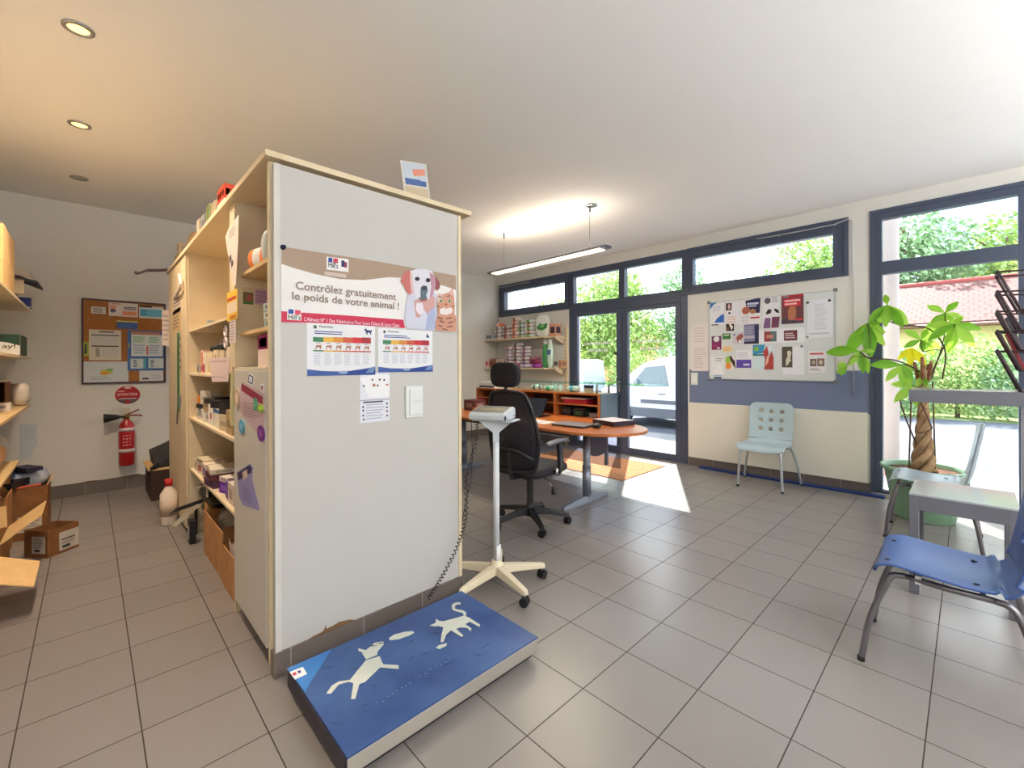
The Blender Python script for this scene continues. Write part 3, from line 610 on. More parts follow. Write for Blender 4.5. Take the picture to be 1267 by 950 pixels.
for k, (y, zz, c, sx, sy, sz, a, lb) in enumerate(((4.20, 0, 4, .09, .08, .17, 0, 'orange upright box at the far end of the third bay shelf'), (4.05, 0, 5, .12, .14, .09, .1, 'pale box low on the third bay shelf by the orange box'), (3.88, 0, 0, .13, .16, .085, -.1, 'white low box in the middle of the third bay shelf'), (3.98, .09, 1, .12, .18, .03, .2, 'black flat box lying on the pale box of the third bay shelf'), (3.95, .12, 5, .08, .12, .10, .4, 'tilted pale box on the flat black box'), (3.78, .086, 6, .11, .12, .08, .3, 'tan box stacked on the white low box'), (3.62, 0, 7, .12, .15, .14, 0, 'bright white upright box with red mark on the third bay shelf'), (3.70, .142, 3, .13, .10, .04, .5, 'dark grey packet on top of the bright white box'), (3.42, 0, 0, .12, .18, .12, .0, 'white box with blue top on the third bay shelf'), (3.46, .125, 1, .12, .14, .05, .3, 'black packet on the blue-topped box'), (3.22, 0, 2, .12, .16, .10, .1, 'beige box partly behind the fridge edge on the third bay shelf'), (3.24, .10, 1, .10, .16, .09, .2, 'black box stacked above the beige box by the fridge edge'), (3.03, 0, 6, .13, .16, .14, 0, 'tan box nearest the fridge on the third bay shelf'))):
    bands = ((.3, .6, .2, .5, (190, 60, 60)),) if 'red mark' in lb else (((.8, 1.0, 0, 1, (50, 110, 170)),) if 'blue top' in lb else ((.3, .6, .15, .85, tuple(int(v*.8) for v in cols[c][0])),))
    carton('product_box', lb, 'box', .66, y, z+zz, sx, sy, sz, cols[c][0], bands, a, G3)
z = BAY[3]+.0008
for (y, zz, c, sx, sy, sz, a, b, lb) in ((4.17, 0, (226, 214, 196), .12, .12, .08, 0, (190, 170, 150), 'small pale box at the far end of the lowest bay shelf'), (4.0, 0, (232, 222, 208), .12, .14, .09, .1, (200, 120, 110), 'pale box with red print on the lowest bay shelf'), (3.95, .092, (214, 200, 170), .13, .2, .03, .1, (180, 160, 130), 'flat beige box lying on the pale box of the lowest bay shelf'), (3.80, 0, (228, 210, 196), .13, .12, .11, .0, (120, 110, 150), 'pale upright box left of the purple boxes'),
          (3.55, 0, (92, 60, 90), .16, .20, .05, .1, (60, 40, 70), 'dark purple flat box at the bottom of the middle stack'), (3.55, .052, (110, 52, 60), .16, .20, .04, .0, (70, 40, 60), 'dark red flat box in the middle of the stack'), (3.54, .094, (216, 206, 190), .15, .2, .03, -.1, (190, 180, 160), 'cream flat box topping the dark stack'),
          (3.30, 0, (104, 50, 170), .09, .09, .07, .3, (140, 90, 200), 'violet small box at the shelf edge'), (3.16, 0, (84, 40, 150), .10, .10, .09, -.1, (120, 80, 190), 'deep violet box nearest the fridge'), (3.28, .075, (220, 206, 200), .09, .12, .03, .2, (180, 160, 170), 'small pale pack on the violet box'), (3.0, 0, (214, 200, 190), .12, .14, .12, 0, (170, 150, 140), 'pale box beside the fridge on the lowest bay shelf')):
    carton('product_box', lb, 'box', .655, y, z+zz, sx, sy, sz, c, ((.25, .75, .2, .8, b),), a, G4)
bottle('jar', 'dark green jar at the back of the lowest bay shelf', 'jar', .90, 3.45, z, .045, .16, (26, 60, 42), (40, 44, 40), G4)
# floor of the bay
def open_box(name, label, x, y, sx, sy, sz, col, inner, flaps, rz=0, z=0, group='open cartons'):
    t = thing(name, label, 'cardboard box', (x, y, z), rz, group); m = MB(); th = .006
    m.box((-sx/2, -sy/2, 0), (sx/2, sy/2, th), col)
    for a, b in (((-sx/2, -sy/2), (sx/2, -sy/2+th)), ((-sx/2, sy/2-th), (sx/2, sy/2)), ((-sx/2, -sy/2+th), (-sx/2+th, sy/2-th)), ((sx/2-th, -sy/2+th), (sx/2, sy/2-th))): m.box((*a, th), (*b, sz), col)
    m.build('carton_body', t)
    for side, ln, ang in flaps:      # hinged at the rim, ang = angle from straight up, outwards
        s_, c_ = math.sin(ang), math.cos(ang); m = MB()
        W_ = {'-x': sy, '+x': sy, '-y': sx, '+y': sx}[side]*.96/2
        if side[1] == 'x':
            k = -1 if side[0] == '-' else 1; x0 = k*sx/2
            vs = [(x0, -W_, sz), (x0, W_, sz), (x0+k*ln*s_, W_*.97, sz+ln*c_), (x0+k*ln*s_, -W_*.97, sz+ln*c_)]; nn = Vector((k*c_, 0, -s_))*th
        else:
            k = -1 if side[0] == '-' else 1; y0 = k*sy/2
            vs = [(-W_, y0, sz), (W_, y0, sz), (W_*.97, y0+k*ln*s_, sz+ln*c_), (-W_*.97, y0+k*ln*s_, sz+ln*c_)]; nn = Vector((0, k*c_, -s_))*th
        vs2 = [tuple(Vector(v)-nn) for v in vs]
        m.add(vs+vs2, [(0, 1, 2, 3), (7, 6, 5, 4), (0, 4, 5, 1), (1, 5, 6, 2), (2, 6, 7, 3), (3, 7, 4, 0)], inner); m.build('flap', t)
    return t
CLEAR = mat((214, 208, 196), .15, noise=.3, scale=20, alpha=.45)
open_box('cardboard_box', 'open cardboard box with clear plastic inside on the floor under the bay', .765, 3.53, .34, .62, .30, CARD, CARD, (('+y', .1, .3),))
m = MB(); m.pillow((0, 0, .09), (.26, .5, .18), CLEAR, .8, jit=.07, n=26, k=16); tag(m.build('plastic_wrap', None, (.765, 3.51, .17)), 'crumpled clear plastic filling the open box under the bay', 'plastic')
open_box('cardboard_box', 'smaller open cardboard box stuffed with pale papers next to the fridge', .70, 3.02, .22, .34, .24, CARD, CARD_D, (('+y', .10, .1),))
for k in range(7):
    s = Sheet((.625+.02*k, 3.14-.012*k, .03), (.05*(k % 2), -1, 0), (-.05+.016*k, 0, 1), .19, .27+.02*(k % 3), [(226, 206, 200), (206, 200, 206), (232, 216, 208)][k % 3], outline=[(0, 0), (1, 0), (.95, .8), (.7, 1), (.4, .86), (.1, .97)])
    s.build('paper_sheet', ['leftmost', 'second', 'third', 'middle', 'fifth', 'sixth', 'rightmost'][k]+' of the pale papers fanned in the box next to the fridge', 'paper', 'papers stuffed in the box next to the fridge')
m = MB(); m.pillow((0, 0, .08), (.34, .62, .16), mat((26, 23, 24), .35, noise=.3, scale=12), .7, jit=.06, n=26, k=14); m.tube(smooth_path([(-.17, .2, .10), (-.14, .0, .14), (-.17, -.22, .12)]), .008, (214, 204, 190), 8)
tag(m.build('bag', None, (.77, 3.95, .30)), 'black plastic bag lying behind the open box under the bay', 'bag')
carton('cardboard_box', 'dark carton under the black bag at the end of the bay', 'cardboard box', .82, 4.085, 0, .3, .4, .30, (54, 42, 32))
m = MB(); m.box((-.02, -.05, 0), (.02, .05, .17), (30, 30, 34)); m.box((-.0215, -.02, .03), (-.02, .02, .13), (206, 204, 200)); tag(m.build('spray_can', None, (.56, 4.10, .001)), 'black carton with white label stripe in front of the bag', 'box')
m = MB(); m.prism([(0, 0), (.2, .05), (.24, .09), (.05, .04)], (.44, 4.28, .20), (1, -.2, 0), (0, 0, 1), .01, (40, 34, 34)); m.prism([(0, -.08), (.03, -.1), (.2, .06), (.15, .05)], (.45, 4.26, .20), (1, -.3, 0), (0, 0, 1), .008, (216, 204, 180)); m.box((.60, 4.26, .0), (.62, 4.28, .24), (40, 34, 34)); tag(m.build('leash'), 'black and cream straps sticking out by the cupboard foot', 'strap')
bottle('bottle', 'white bottle with red cap standing by the cupboard foot', 'bottle', .485, 4.72, 0, .06, .38, (232, 220, 206), (190, 40, 40), band=(200, 180, 160))
# pile at the back of the cupboard
open_box('cardboard_box', 'dark crate on the floor against the far wall beside the cupboard', .56, 5.92, .24, .6, .30, mat((60, 42, 36), .8), CARD_D, ())
m = MB(); m.box((-.14, -.3, 0), (.13, .3, .012), CARD_L); tag(m.build('cardboard_sheet', None, (.56, 5.92, .301)), 'flat cardboard sheet lying on the dark crate', 'cardboard')
m = MB(); m.loft([[(-.08, -.25, 0), (.12, -.25, 0), (.12, .25, 0), (-.08, .25, 0)], [(-.10, -.2, .13), (.12, -.22, .18), (.12, .22, .18), (-.10, .2, .13)], [(.04, -.15, .20), (.12, -.2, .24), (.12, .2, .24), (.04, .15, .20)]], mat((26, 24, 30), .6), smooth=False); m.prism([(-.16, -.03), (-.06, .01), (-.06, .06)], (0, -.2, 0), (1, 0, 0), (0, 0, 1), .1, mat((26, 24, 30), .6)); tag(m.build('bag', None, (.56, 5.92, .3135)), 'folded black bag on the cardboard sheet beside the cupboard', 'bag')
# ================================================================ POSTER WALL
PP = PY-.0005
def onP(x0, y0, x1, y1, base, **k): return sheetY(x0, y0, x1, y1, PP, base, **k)
s = onP(347.5, 305, 564, 409, (236, 233, 232), outline=[(0, .0), (1, -.04), (1, .95), (0, 1)])
U = lambda px, py: ((hitY(px, py, PP).x-s.o.x)/s.w, (hitY(px, py, PP).z-s.o.z)/s.h)
TAUPE = (168, 144, 124)
s.poly([U(*p) for p in ((348, 305), (400, 313), (470, 324), (520, 333), (564, 341), (564, 359), (552, 354.5), (535, 349.5), (510, 344), (480, 343), (450, 346.5), (420, 345), (390, 339), (365, 332), (348, 326.5))], TAUPE)
s.poly([U(*p) for p in ((348, 385), (380, 387), (440, 391), (499, 395.5), (501, 406), (440, 402), (380, 399), (348, 398.5))], (206, 36, 80))
def rectU(x0, y0, x1, y1, c, sl=.12):
    s.poly([U(x0, y0), U(x1, y0+(x1-x0)*sl), U(x1, y1+(x1-x0)*sl), U(x0, y1)], c)
rectU(404, 317.5, 431, 333.5, (238, 236, 236)); rectU(406, 318.5, 411, 324, (30, 60, 150)); rectU(412, 319.5, 418, 325, (200, 50, 80)); rectU(422, 322, 426, 330, (40, 40, 100)); rectU(426, 324, 429, 331, (160, 50, 90))
s.text('Hill\'s', *U(406, 330.5), *U(418, 325.5), (40, 44, 70))
rectU(355, 381.5, 372.5, 395.5, (238, 236, 236), .06); rectU(356.5, 382.5, 363, 388, (30, 70, 160), .06); rectU(364.5, 383.5, 371.5, 389, (214, 60, 90), .06)
s.text('Hill\'s', *U(356.5, 395), *U(371.5, 389.5), (30, 30, 36))
TX = (146, 128, 116)
s.textb('Contrôlez gratuitement', U(365.5, 350)[0], U(489.5, 350)[0], U(366, 357.7)[1], U(366, 347.6)[1], TX)
s.textb('le poids de votre animal !', U(361, 350)[0], U(493, 350)[0], U(362, 370.3)[1], U(362, 360.4)[1], TX)
s.textb('L\'Aliment N° 1 Des Vétérinaires Pour Leurs Chiens Et Leurs Chats', U(376, 397)[0], U(493.5, 397)[0], U(376, 397)[1], U(376, 392.2)[1], (240, 206, 218))
s.lines(*U(401, 343), *U(433, 338), 1, (206, 190, 176), .5)
# dog and cat pictures: zoomed from the photograph's own proportions
def Z2(x, y): return U(480+x*.10526, 320+y*.10526)
def zp(pts, c): s.poly([Z2(*p) for p in pts], c)
def ze(cx, cy, rx, ry, c): zp([(cx+rx*math.cos(2*PI*k/24), cy+ry*math.sin(2*PI*k/24)) for k in range(24)], c)
zp([(230, 420), (290, 380), (520, 380), (570, 440), (560, 820), (545, 845), (220, 822), (190, 700), (200, 560)], (206, 208, 226))
zp([(300, 500), (360, 470), (440, 480), (500, 420), (545, 460), (545, 640), (480, 700), (420, 600), (360, 700), (320, 680)], (208, 160, 156))
zp([(330, 520), (400, 520), (420, 640), (360, 660), (320, 600)], (226, 220, 230))
zp([(460, 640), (548, 560), (552, 830), (430, 838)], (170, 180, 214))
zp([(240, 140), (200, 150), (160, 200), (140, 270), (180, 320), (210, 390), (250, 430), (285, 380), (300, 260), (290, 170)], (196, 112, 104))
zp([(530, 200), (570, 230), (606, 300), (600, 350), (570, 380), (535, 330)], (150, 76, 84))
zp([(250, 150), (330, 122), (430, 125), (510, 150), (545, 220), (550, 330), (520, 420), (470, 480), (360, 490), (310, 440), (275, 330), (262, 220)], (222, 220, 232))
zp([(480, 160), (540, 200), (548, 330), (520, 430), (480, 470), (500, 330)], (186, 140, 156))
zp([(250, 160), (275, 170), (285, 330), (300, 430), (262, 380), (250, 270)], (220, 180, 176))
ze(336, 240, 28, 24, (34, 30, 44)); ze(462, 255, 26, 26, (34, 30, 44))
zp([(380, 340), (410, 315), (450, 325), (460, 380), (440, 430), (450, 465), (400, 485), (345, 475), (375, 450), (372, 390)], (92, 112, 124))
ze(415, 350, 36, 28, (52, 62, 72)); zp([(340, 465), (400, 480), (460, 460), (440, 500), (380, 505)], (150, 96, 104))
zp([(580, 640), (560, 520), (600, 430), (640, 420), (700, 400), (750, 350), (765, 420), (775, 560), (770, 650), (795, 690), (795, 862), (545, 845), (545, 760)], (206, 150, 126))
zp([(560, 520), (578, 410), (640, 425), (610, 500)], (214, 180, 170)); zp([(700, 400), (752, 352), (762, 430), (735, 440)], (220, 176, 170))
ze(612, 498, 22, 20, (170, 190, 150)); ze(712, 498, 22, 20, (170, 190, 150)); ze(612, 500, 8, 16, (20, 20, 24)); ze(712, 500, 8, 16, (20, 20, 24))
zp([(650, 530), (690, 530), (672, 560)], (176, 84, 70)); zp([(595, 600), (640, 575), (672, 590), (720, 575), (750, 600), (740, 640), (672, 665), (600, 650)], (236, 226, 226))
for k, (x, y, w, a) in enumerate(((600, 450, 40, .3), (700, 440, 36, -.3), (650, 450, 14, 1.4), (675, 445, 14, 1.5), (580, 560, 30, .5), (755, 560, 26, -.5), (600, 700, 60, .3), (700, 700, 70, -.25), (620, 740, 60, .3), (720, 750, 70, -.25), (600, 790, 50, .3), (710, 800, 70, -.2), (650, 830, 60, .2), (770, 720, 26, .9))):
    zp([(x-w/2*math.cos(a), y-w/2*math.sin(a)-5), (x+w/2*math.cos(a), y+w/2*math.sin(a)-5), (x+w/2*math.cos(a), y+w/2*math.sin(a)+6), (x-w/2*math.cos(a), y-w/2*math.sin(a)+6)], (96, 44, 40))
s.build('poster', 'wide poster with taupe arch, dog and cat above the two charts', 'poster')
p = hitY(350, 306, PP); tag(MB().lathe([(.012, 0), (.009, .006), (.006, .014), (.0085, .02), (.002, .024)], (24, 40, 70), n=12).build('pushpin', None, (p.x, p.y, p.z)), 'dark blue pushpin at the upper left corner of the wide poster', 'pin')
bpy.data.objects['pushpin'].rotation_euler = (PI/2, 0, 0)
def chart(x0, y0, x1, y1, slx, label, animal):
    s = onP(x0, y0, x1, y1, (230, 231, 236)); 
    s.text('Nutrition', .17, .91, .36, .96, (40, 40, 50)); s.rect(.09, .89, .13, .95, (70, 90, 70)); s.lines(.1, .78, .58, .86, 2, (60, 80, 150), .5)
    P = ((60, 130, 90), (226, 176, 70), (214, 140, 60), (206, 90, 60), (206, 40, 50), (170, 34, 50))
    for k, c in enumerate(P):
        a, b = .08+.142*k, .08+.142*(k+1); s.rect(a, .64, b, .73+.006*k, c, k == 0)
    for k, c in enumerate(P):
        a, b = .08+.142*k, .08+.142*(k+1); s.rect(a, .46, b, .485, c, k == 0)
        s.poly([(a+.03, .5), (a+.045, .58), (a+.1, .58), (a+.115, .6), (a+.115, .55), (a+.105, .5), (a+.09, .5), (a+.09, .54), (a+.05, .54), (a+.05, .5)], (176, 120, 104), False) 
        s.rect(a+.04, .615, b-.04, .625, (120, 60, 50), False)
    for k in range(6): s.lines(.09+.142*k, .2, .2+.142*k, .44, 7, (186, 190, 208), .35)
    s.poly([(0, 0), (1, 0), (1, .17), (.86, .13), (.6, .085), (.4, .08), (.2, .09), (0, .125)], (60, 90, 160)); s.poly([(.55, 0), (1, 0), (1, .1), (.9, .14), (.55, .075)], (24, 60, 140)); s.poly([(.84, .04), (.9, .13), (1, .17), (.97, .04)], (110, 140, 190)); s.ell(.5, .06, .07, .03, (150, 170, 206))
    if animal == 'dog': s.poly([(.83, .93), (.85, .95), (.86, .92), (.92, .905), (.94, .93), (.945, .91), (.935, .88), (.93, .82), (.92, .82), (.915, .86), (.875, .865), (.872, .82), (.86, .82), (.855, .88), (.83, .91)], (30, 50, 110))
    else: s.poly([(.88, .92), (.89, .935), (.90, .90), (.925, .86), (.93, .83), (.87, .83), (.875, .87)], (30, 50, 110))
    s.build('chart', label, 'chart')
chart(379.5, 398.5, 464, 463.5, 0, 'white body-score chart with dog drawing, left of the two charts under the poster', 'dog')
chart(467.5, 405.5, 535, 459.5, 0, 'white body-score chart with cat drawing, right of the two charts under the poster', 'cat')
s = onP(445, 461.5, 482, 520, (222, 224, 234)); s.rect(0, .44, 1, .46, (160, 164, 176)); s.poly([(.0, .9), (.3, .5), (1, .5), (1, .95), (.5, .97)], (238, 238, 242)); s.lines(.2, .05, .85, .38, 6, (176, 176, 196)); s.lines(.1, .38, .9, .44, 1, (60, 60, 70), .5)
for x, y in ((.1, .32), (.1, .25), (.1, .15), (.12, .07), (.9, .36), (.9, .28), (.9, .2), (.9, .11), (.12, .74), (.4, .86), (.65, .86), (.58, .74), (.8, .85)): s.ell(x, y, .03, .022, (60, 60, 76))
s.ell(.45, .75, .05, .03, (190, 120, 90)); s.ell(.9, .75, .05, .02, (190, 120, 90))
s.build('notice', 'small white pictogram sheet below the two charts', 'notice')
p0, p1 = hitY(501, 478, PP), hitY(522, 515, PP)
t = thing('light_switch', 'white double switch plate on the poster wall right of the pictogram sheet', 'switch', (p0.x, PP, p1.z)); w, h = p1.x-p0.x, p0.z-p1.z
SW = mat((224, 228, 224), .4)
MB().box((0, -.012, 0), (w, 0, h), SW).build('plate', t, bevel=.002)
for k in (0, 1): MB().box((w*.18, -.019, h*(.10+.42*k)), (w*.86, -.012, h*(.48+.42*k)), SW).build('rocker', t, bevel=.002)

# ================================================================ ANIMAL SCALE on the floor
t = thing('animal_scale', 'blue-topped platform scale with dog and cat silhouettes on the floor', 'scale', (.585, 1.365, 0))
Wd, Dp = .885, .57
ALU = mat((196, 190, 180), .32, .6)
MB().box((0, 0, .035), (Wd, Dp, .094), ALU).build('tray', t, bevel=.003)
MB().box((.02, .02, .012), (Wd-.02, Dp-.02, .035), BLACK).box((-.004, .004, .03), (0, Dp-.004, .0935), mat((40, 34, 52), .5)).build('underframe', t)
for x in (.05, Wd-.05):
    for y in (.05, Dp-.05): MB().lathe([(.02, 0), (.02, .012)], BLACK, (x, y, 0), 12).build('foot', t)
BLUE = two_tone('scuffed_blue_mat', (34, 66, 126), (66, 102, 156), scale=2.4, rough=.38, bump=.15)
SH = Sheet((0, 0, 0), (1, 0, 0), (0, 1, 0), Wd, Dp, BLUE, th=.007); SH.o = Vector((0, 0, .094))
def UM(x, y):   # from the zoomed crop of the mat
    p = hitZ(340+x/3.394, 670+y/3.394, .101); return ((p.x-.585)/Wd, (p.y-1.365)/Dp)
WM = (208, 212, 200)
def um(pts, c=WM): SH.poly([UM(*p) for p in pts], c)
SH.poly([UM(50, 533), UM(240, 450), UM(150, 590), UM(128, 632)], (60, 128, 200))
um([(62, 548), (118, 526), (136, 556), (84, 580)], (236, 238, 240)); um([(72, 554), (88, 547), (94, 558), (78, 565)], (206, 70, 90)); um([(94, 545), (106, 540), (112, 550), (100, 555)], (60, 50, 120))
um([(350, 449), (382, 457), (420, 425), (455, 420), (458, 432), (430, 465), (432, 476), (384, 496), (370, 475), (366, 465), (352, 460)])
um([(382, 500), (440, 482), (450, 505), (455, 516), (520, 520), (520, 536), (442, 530), (380, 590), (355, 600), (338, 662), (320, 662), (330, 596), (310, 590), (268, 602), (236, 640), (216, 640), (240, 605), (270, 588), (316, 582), (345, 545)])
um([(478, 408), (500, 392), (545, 380), (580, 377), (586, 384), (565, 396), (520, 412), (485, 416)])
um([(650, 354), (676, 342), (676, 325), (690, 334), (708, 336), (760, 322), (795, 312), (815, 320), (862, 350), (860, 360), (845, 352), (818, 338), (800, 348), (826, 366), (822, 378), (808, 364), (780, 362), (762, 368), (792, 396), (786, 403), (740, 374), (720, 392), (708, 424), (696, 424), (700, 392), (708, 362), (690, 356), (672, 358)])
um([(742, 272), (748, 262), (764, 256), (782, 257), (780, 266), (766, 266), (756, 274), (758, 284), (790, 290), (803, 298), (804, 312), (794, 314), (790, 302), (752, 292), (744, 284)])
um([(676, 448), (690, 436), (724, 428), (720, 440), (692, 454)])
for k in range(22):
    a_ = random.uniform(-.9, .2); x, y = random.uniform(180, 900), random.uniform(380, 800); y = min(y, 930-x*.55+random.uniform(-30, 30)); l_ = random.uniform(30, 90); dx, dy = l_*math.cos(a_), l_*math.sin(a_)*.6
    um([(x, y), (x+dx*.5, y+dy*.6-2), (x+dx, y+dy), (x+dx*.5, y+dy*.6+2.5)], (44, 62, 104))
for k in range(16): x, y = 430+k*20+random.uniform(-6, 6), 690-k*13+random.uniform(-9, 9); um([(x, y), (x+5, y-2), (x+6, y+3), (x+1, y+4)], (110, 150, 190))
o = SH.mb.build('rubber_mat', t, (0, 0, .0941)); 
o['label'] = 'blue scuffed rubber mat with white animal silhouettes'

# ================================================================ SCALE DISPLAY on a rolling stand
BX, BY = 1.792, 2.005
IV = mat((226, 214, 186), .4)
t = thing('display_stand', 'white pole stand on five-star cream castor base beside the poster wall', 'stand', (BX, BY, 0))
MB().lathe([(.052, .085), (.05, .115), (.036, .13), (.03, .15), (.024, .152)], IV, n=24).build('hub', t)
a0 = math.radians(-28)
def caster(par, x, y, ang, r=.028, m=BLACK, top=.075):
    R = Matrix.Translation((x, y, r)) @ Matrix.Rotation(ang, 4, 'Z') @ Matrix.Rotation(PI/2, 4, 'X'); c = MB()
    for dz in (-.014, .014):
        q = MB().lathe([(.006, -.008), (r, -.008), (r, .008), (.006, .008)], m, (0, 0, dz), 18); c.add(q.v, q.f, m, False, R)
    q = MB().lathe([(r*.8, -.024), (r*.8, .024)], m, n=12); c.add([(v[0], v[1]*.6+r*.35, v[2]) for v in q.v], q.f, m, False, R)
    c.tube([(x, y, r*1.4), (x, y, top)], .006, SILVER, 8); return c.build('caster', par)
for k in range(5):
    a = a0+2*PI*k/5; d = Vector((math.cos(a), math.sin(a), 0)); n_ = Vector((-d.y, d.x, 0)); rings = []
    for q, w, z0, z1 in ((.02, .03, .075, .125), (.15, .025, .072, .112), (.295, .020, .066, .094), (.312, .015, .066, .088)):
        p = d*q; rings.append([tuple(p+n_*w+Vector((0, 0, z0))), tuple(p+n_*w*.8+Vector((0, 0, z1))), tuple(p-n_*w*.8+Vector((0, 0, z1))), tuple(p-n_*w+Vector((0, 0, z0)))])
    MB().loft(rings, IV, smooth=False).build('leg', t, bevel=.004); caster(t, d.x*.295, d.y*.295, a+.6, .026, BLACK, .078)
MB().lathe([(.019, .13), (.019, 1.0)], mat((214, 218, 224), .35), n=20).lathe([(.021, .12), (.021, .24)], mat((226, 226, 226), .4), (.006, -.004, 0), 16).build('pole', t)
WB = mat((204, 210, 216), .4); c, s_ = math.cos(YAW-PI/2), math.sin(YAW-PI/2)
Rr = Vector((c, s_, 0)); Fw = Vector((-s_, c, 0))
MB().prism([(-.018, .87), (.018, .87), (.018, .93), (.105, 1.003), (-.105, 1.003), (-.018, .93)], -Fw*.022, Rr, (0, 0, 1), .006, WB).build('gusset', t)
MB().prism(rrect(.27, .14, .012), (0, 0, 1.003), (Rr*.93-Fw*.37), (Fw*.93+Rr*.37), .006, WB).build('top_plate', t)
t = thing('scale_display', 'grey and white scale display box on top of the pole stand', 'display', (BX, BY, 1.009), YAW-PI/2-.42)
DX = -.028
m = MB(); m.prism([(-.085, 0), (.075, 0), (.075, .058), (.062, .070), (-.072, .040), (-.085, .026)], (DX-.115, 0, .004), (0, 1, 0), (0, 0, 1), .235, WB); m.build('housing', t, bevel=.003)
m = MB(); m.prism([(-.078, .004), (.070, .004), (.070, .056), (.060, .063), (-.068, .035), (-.078, .024)], (DX+.120, 0, .006), (0, 1, 0), (0, 0, 1), .006, mat((196, 204, 214), .35)); m.box((DX+.125, -.085, .004), (DX+.128, -.07, .03), BLACK)
for y, z in ((-.055, .012), (.05, .02)): m.box((DX+.126, y-.004, z), (DX+.128, y+.004, z+.008), BLACK)
m.build('end_cap', t)
def slope(x0, x1, v0, v1, c, nm, e=.0008):
    f = lambda v: (-.072+.134*v, .044+.030*v+e)
    (ya, za), (yb, zb) = f(v0), f(v1)
    MB().add([(DX+x0, ya, za), (DX+x1, ya, za), (DX+x1, yb, zb), (DX+x0, yb, zb), (DX+x0, ya, za-.003), (DX+x1, ya, za-.003), (DX+x1, yb, zb-.003), (DX+x0, yb, zb-.003)], [(0, 1, 2, 3), (7, 6, 5, 4), (0, 4, 5, 1), (1, 5, 6, 2), (2, 6, 7, 3), (3, 7, 4, 0)], c).build(nm, t)
slope(-.105, .105, .08, .95, mat((126, 122, 114), .4), 'face_plate'); slope(-.08, .07, .45, .72, mat((186, 178, 150), .2), 'screen', .0016); slope(-.09, .09, .78, .88, mat((96, 98, 100), .4), 'key_row', .0016)
m = MB()
def coil(path, r, turns, n):
    P = smooth_path(path, 30); out_ = []; tot = len(P)
    for i in range(n):
        f = i/(n-1)*(tot-1); k = min(int(f), tot-2); p = P[k].lerp(P[k+1], f-k); d = (P[k+1]-P[k]).normalized(); a = d.cross(Vector((0, 1, 0))).normalized(); b = d.cross(a)
        w = 2*PI*turns*i/(n-1); out_.append(p+a*r*math.cos(w)+b*r*math.sin(w))
    return out_
e0 = Vector((BX, BY, 1.0))-Rr*.12
m.tube(coil([e0, e0+Vector((.0, 0, -.12)), hitY(578, 590, 2.0), hitY(576, 640, 2.0), hitY(566, 675, 2.02), hitY(548, 712, 2.03), hitY(531, 740, 1.99)], .0085, 44, 620), .0028, BLACK, 5)
tag(m.build('coiled_cable'), 'black coiled cable from the scale display down to the platform scale', 'cable')
m = MB(); m.tube(smooth_path([e0-Rr*.03, e0-Rr*.03+Vector((0, 0, -.3)), e0-Rr*.02+Vector((-.0, .1, -.6)), e0-Rr*.05+Vector((0, .15, -.99))]), .0025, BLACK, 5); tag(m.build('power_cable'), 'thin black straight cable hanging beside the coiled one', 'cable')

# ================================================================ OFFICE CHAIR
t = thing('office_chair', 'black mesh swivel chair with headrest in front of the desk', 'chair', (2.69, 2.58, 0), math.radians(-84))
BK = mat((30, 28, 36), .75, noise=.15, scale=60); BP = mat((34, 34, 40), .4)
MB().lathe([(.045, .07), (.045, .13), (.03, .16), (.026, .25), (.03, .26), (.028, .40), (.02, .41), (.02, .43)], BP, n=20).build('gas_lift', t)
for k in range(5):
    a = math.radians(37)+2*PI*k/5; d = Vector((math.cos(a), math.sin(a), 0)); n_ = Vector((-d.y, d.x, 0)); rings = []
    for q, w, z0, z1 in ((.03, .034, .085, .145), (.16, .026, .085, .125), (.30, .020, .062, .095), (.33, .016, .062, .088)):
        p = d*q; rings.append([tuple(p+n_*w+Vector((0, 0, z0))), tuple(p+n_*w*.7+Vector((0, 0, z1))), tuple(p-n_*w*.7+Vector((0, 0, z1))), tuple(p-n_*w+Vector((0, 0, z0)))])
    MB().loft(rings, BP, smooth=False).build('leg', t, bevel=.004); caster(t, d.x*.315, d.y*.315, a+.9, .03, BLACK, .07)
m = MB(); m.pillow((0, .02, .475), (.49, .50, .095), BK, .35, 32, 12); m.build('seat', t)
MB().box((-.10, -.12, .40), (.10, .14, .435), BP).tube([(0, -.10, .42), (0, -.24, .43), (0, -.27, .56), (0, -.265, .64)], .018, BP, 8).build('mechanism', t, bevel=.004)
MB().tube(smooth_path([(.10, -.02, .42), (.2, -.04, .41), (.27, -.05, .36)]), .006, CHROME, 8).tube([(.27, -.05, .37), (.275, -.05, .31)], [.010, .017], BP, 8).build('lever', t)
# backrest: frame outline and mesh
def bpt(x, z): return (x, -.245-.04*math.sin((z-.5)/.65*PI)*0-.07*((z-.5)/.65)+.05*(x/.25)**2, z)
K_ = 1.1
outl = [(-.15, .50), (-.20, .53), (-.225, .64), (-.235, .76), (-.215, .92), (-.18, 1.06), (-.14, 1.115), (0, 1.135), (.14, 1.115), (.18, 1.06), (.215, .92), (.235, .76), (.225, .64), (.20, .53), (.15, .50), (0, .49), (-.15, .50)]
MB().tube(smooth_path([bpt(x*K_, z) for x, z in outl], 5), .013, BP, 8).build('back_frame', t)
MESH = bpy.data.materials.new('seat_mesh'); MESH.use_nodes = True; q_ = MESH.node_tree; pb = q_.nodes['Principled BSDF']; pb.inputs['Base Color'].default_value = (.018, .017, .03, 1); pb.inputs['Roughness'].default_value = .6; pb.inputs['Alpha'].default_value = .86
m = MB(); rows = []
zz = [.50+.635*k/16 for k in range(17)]
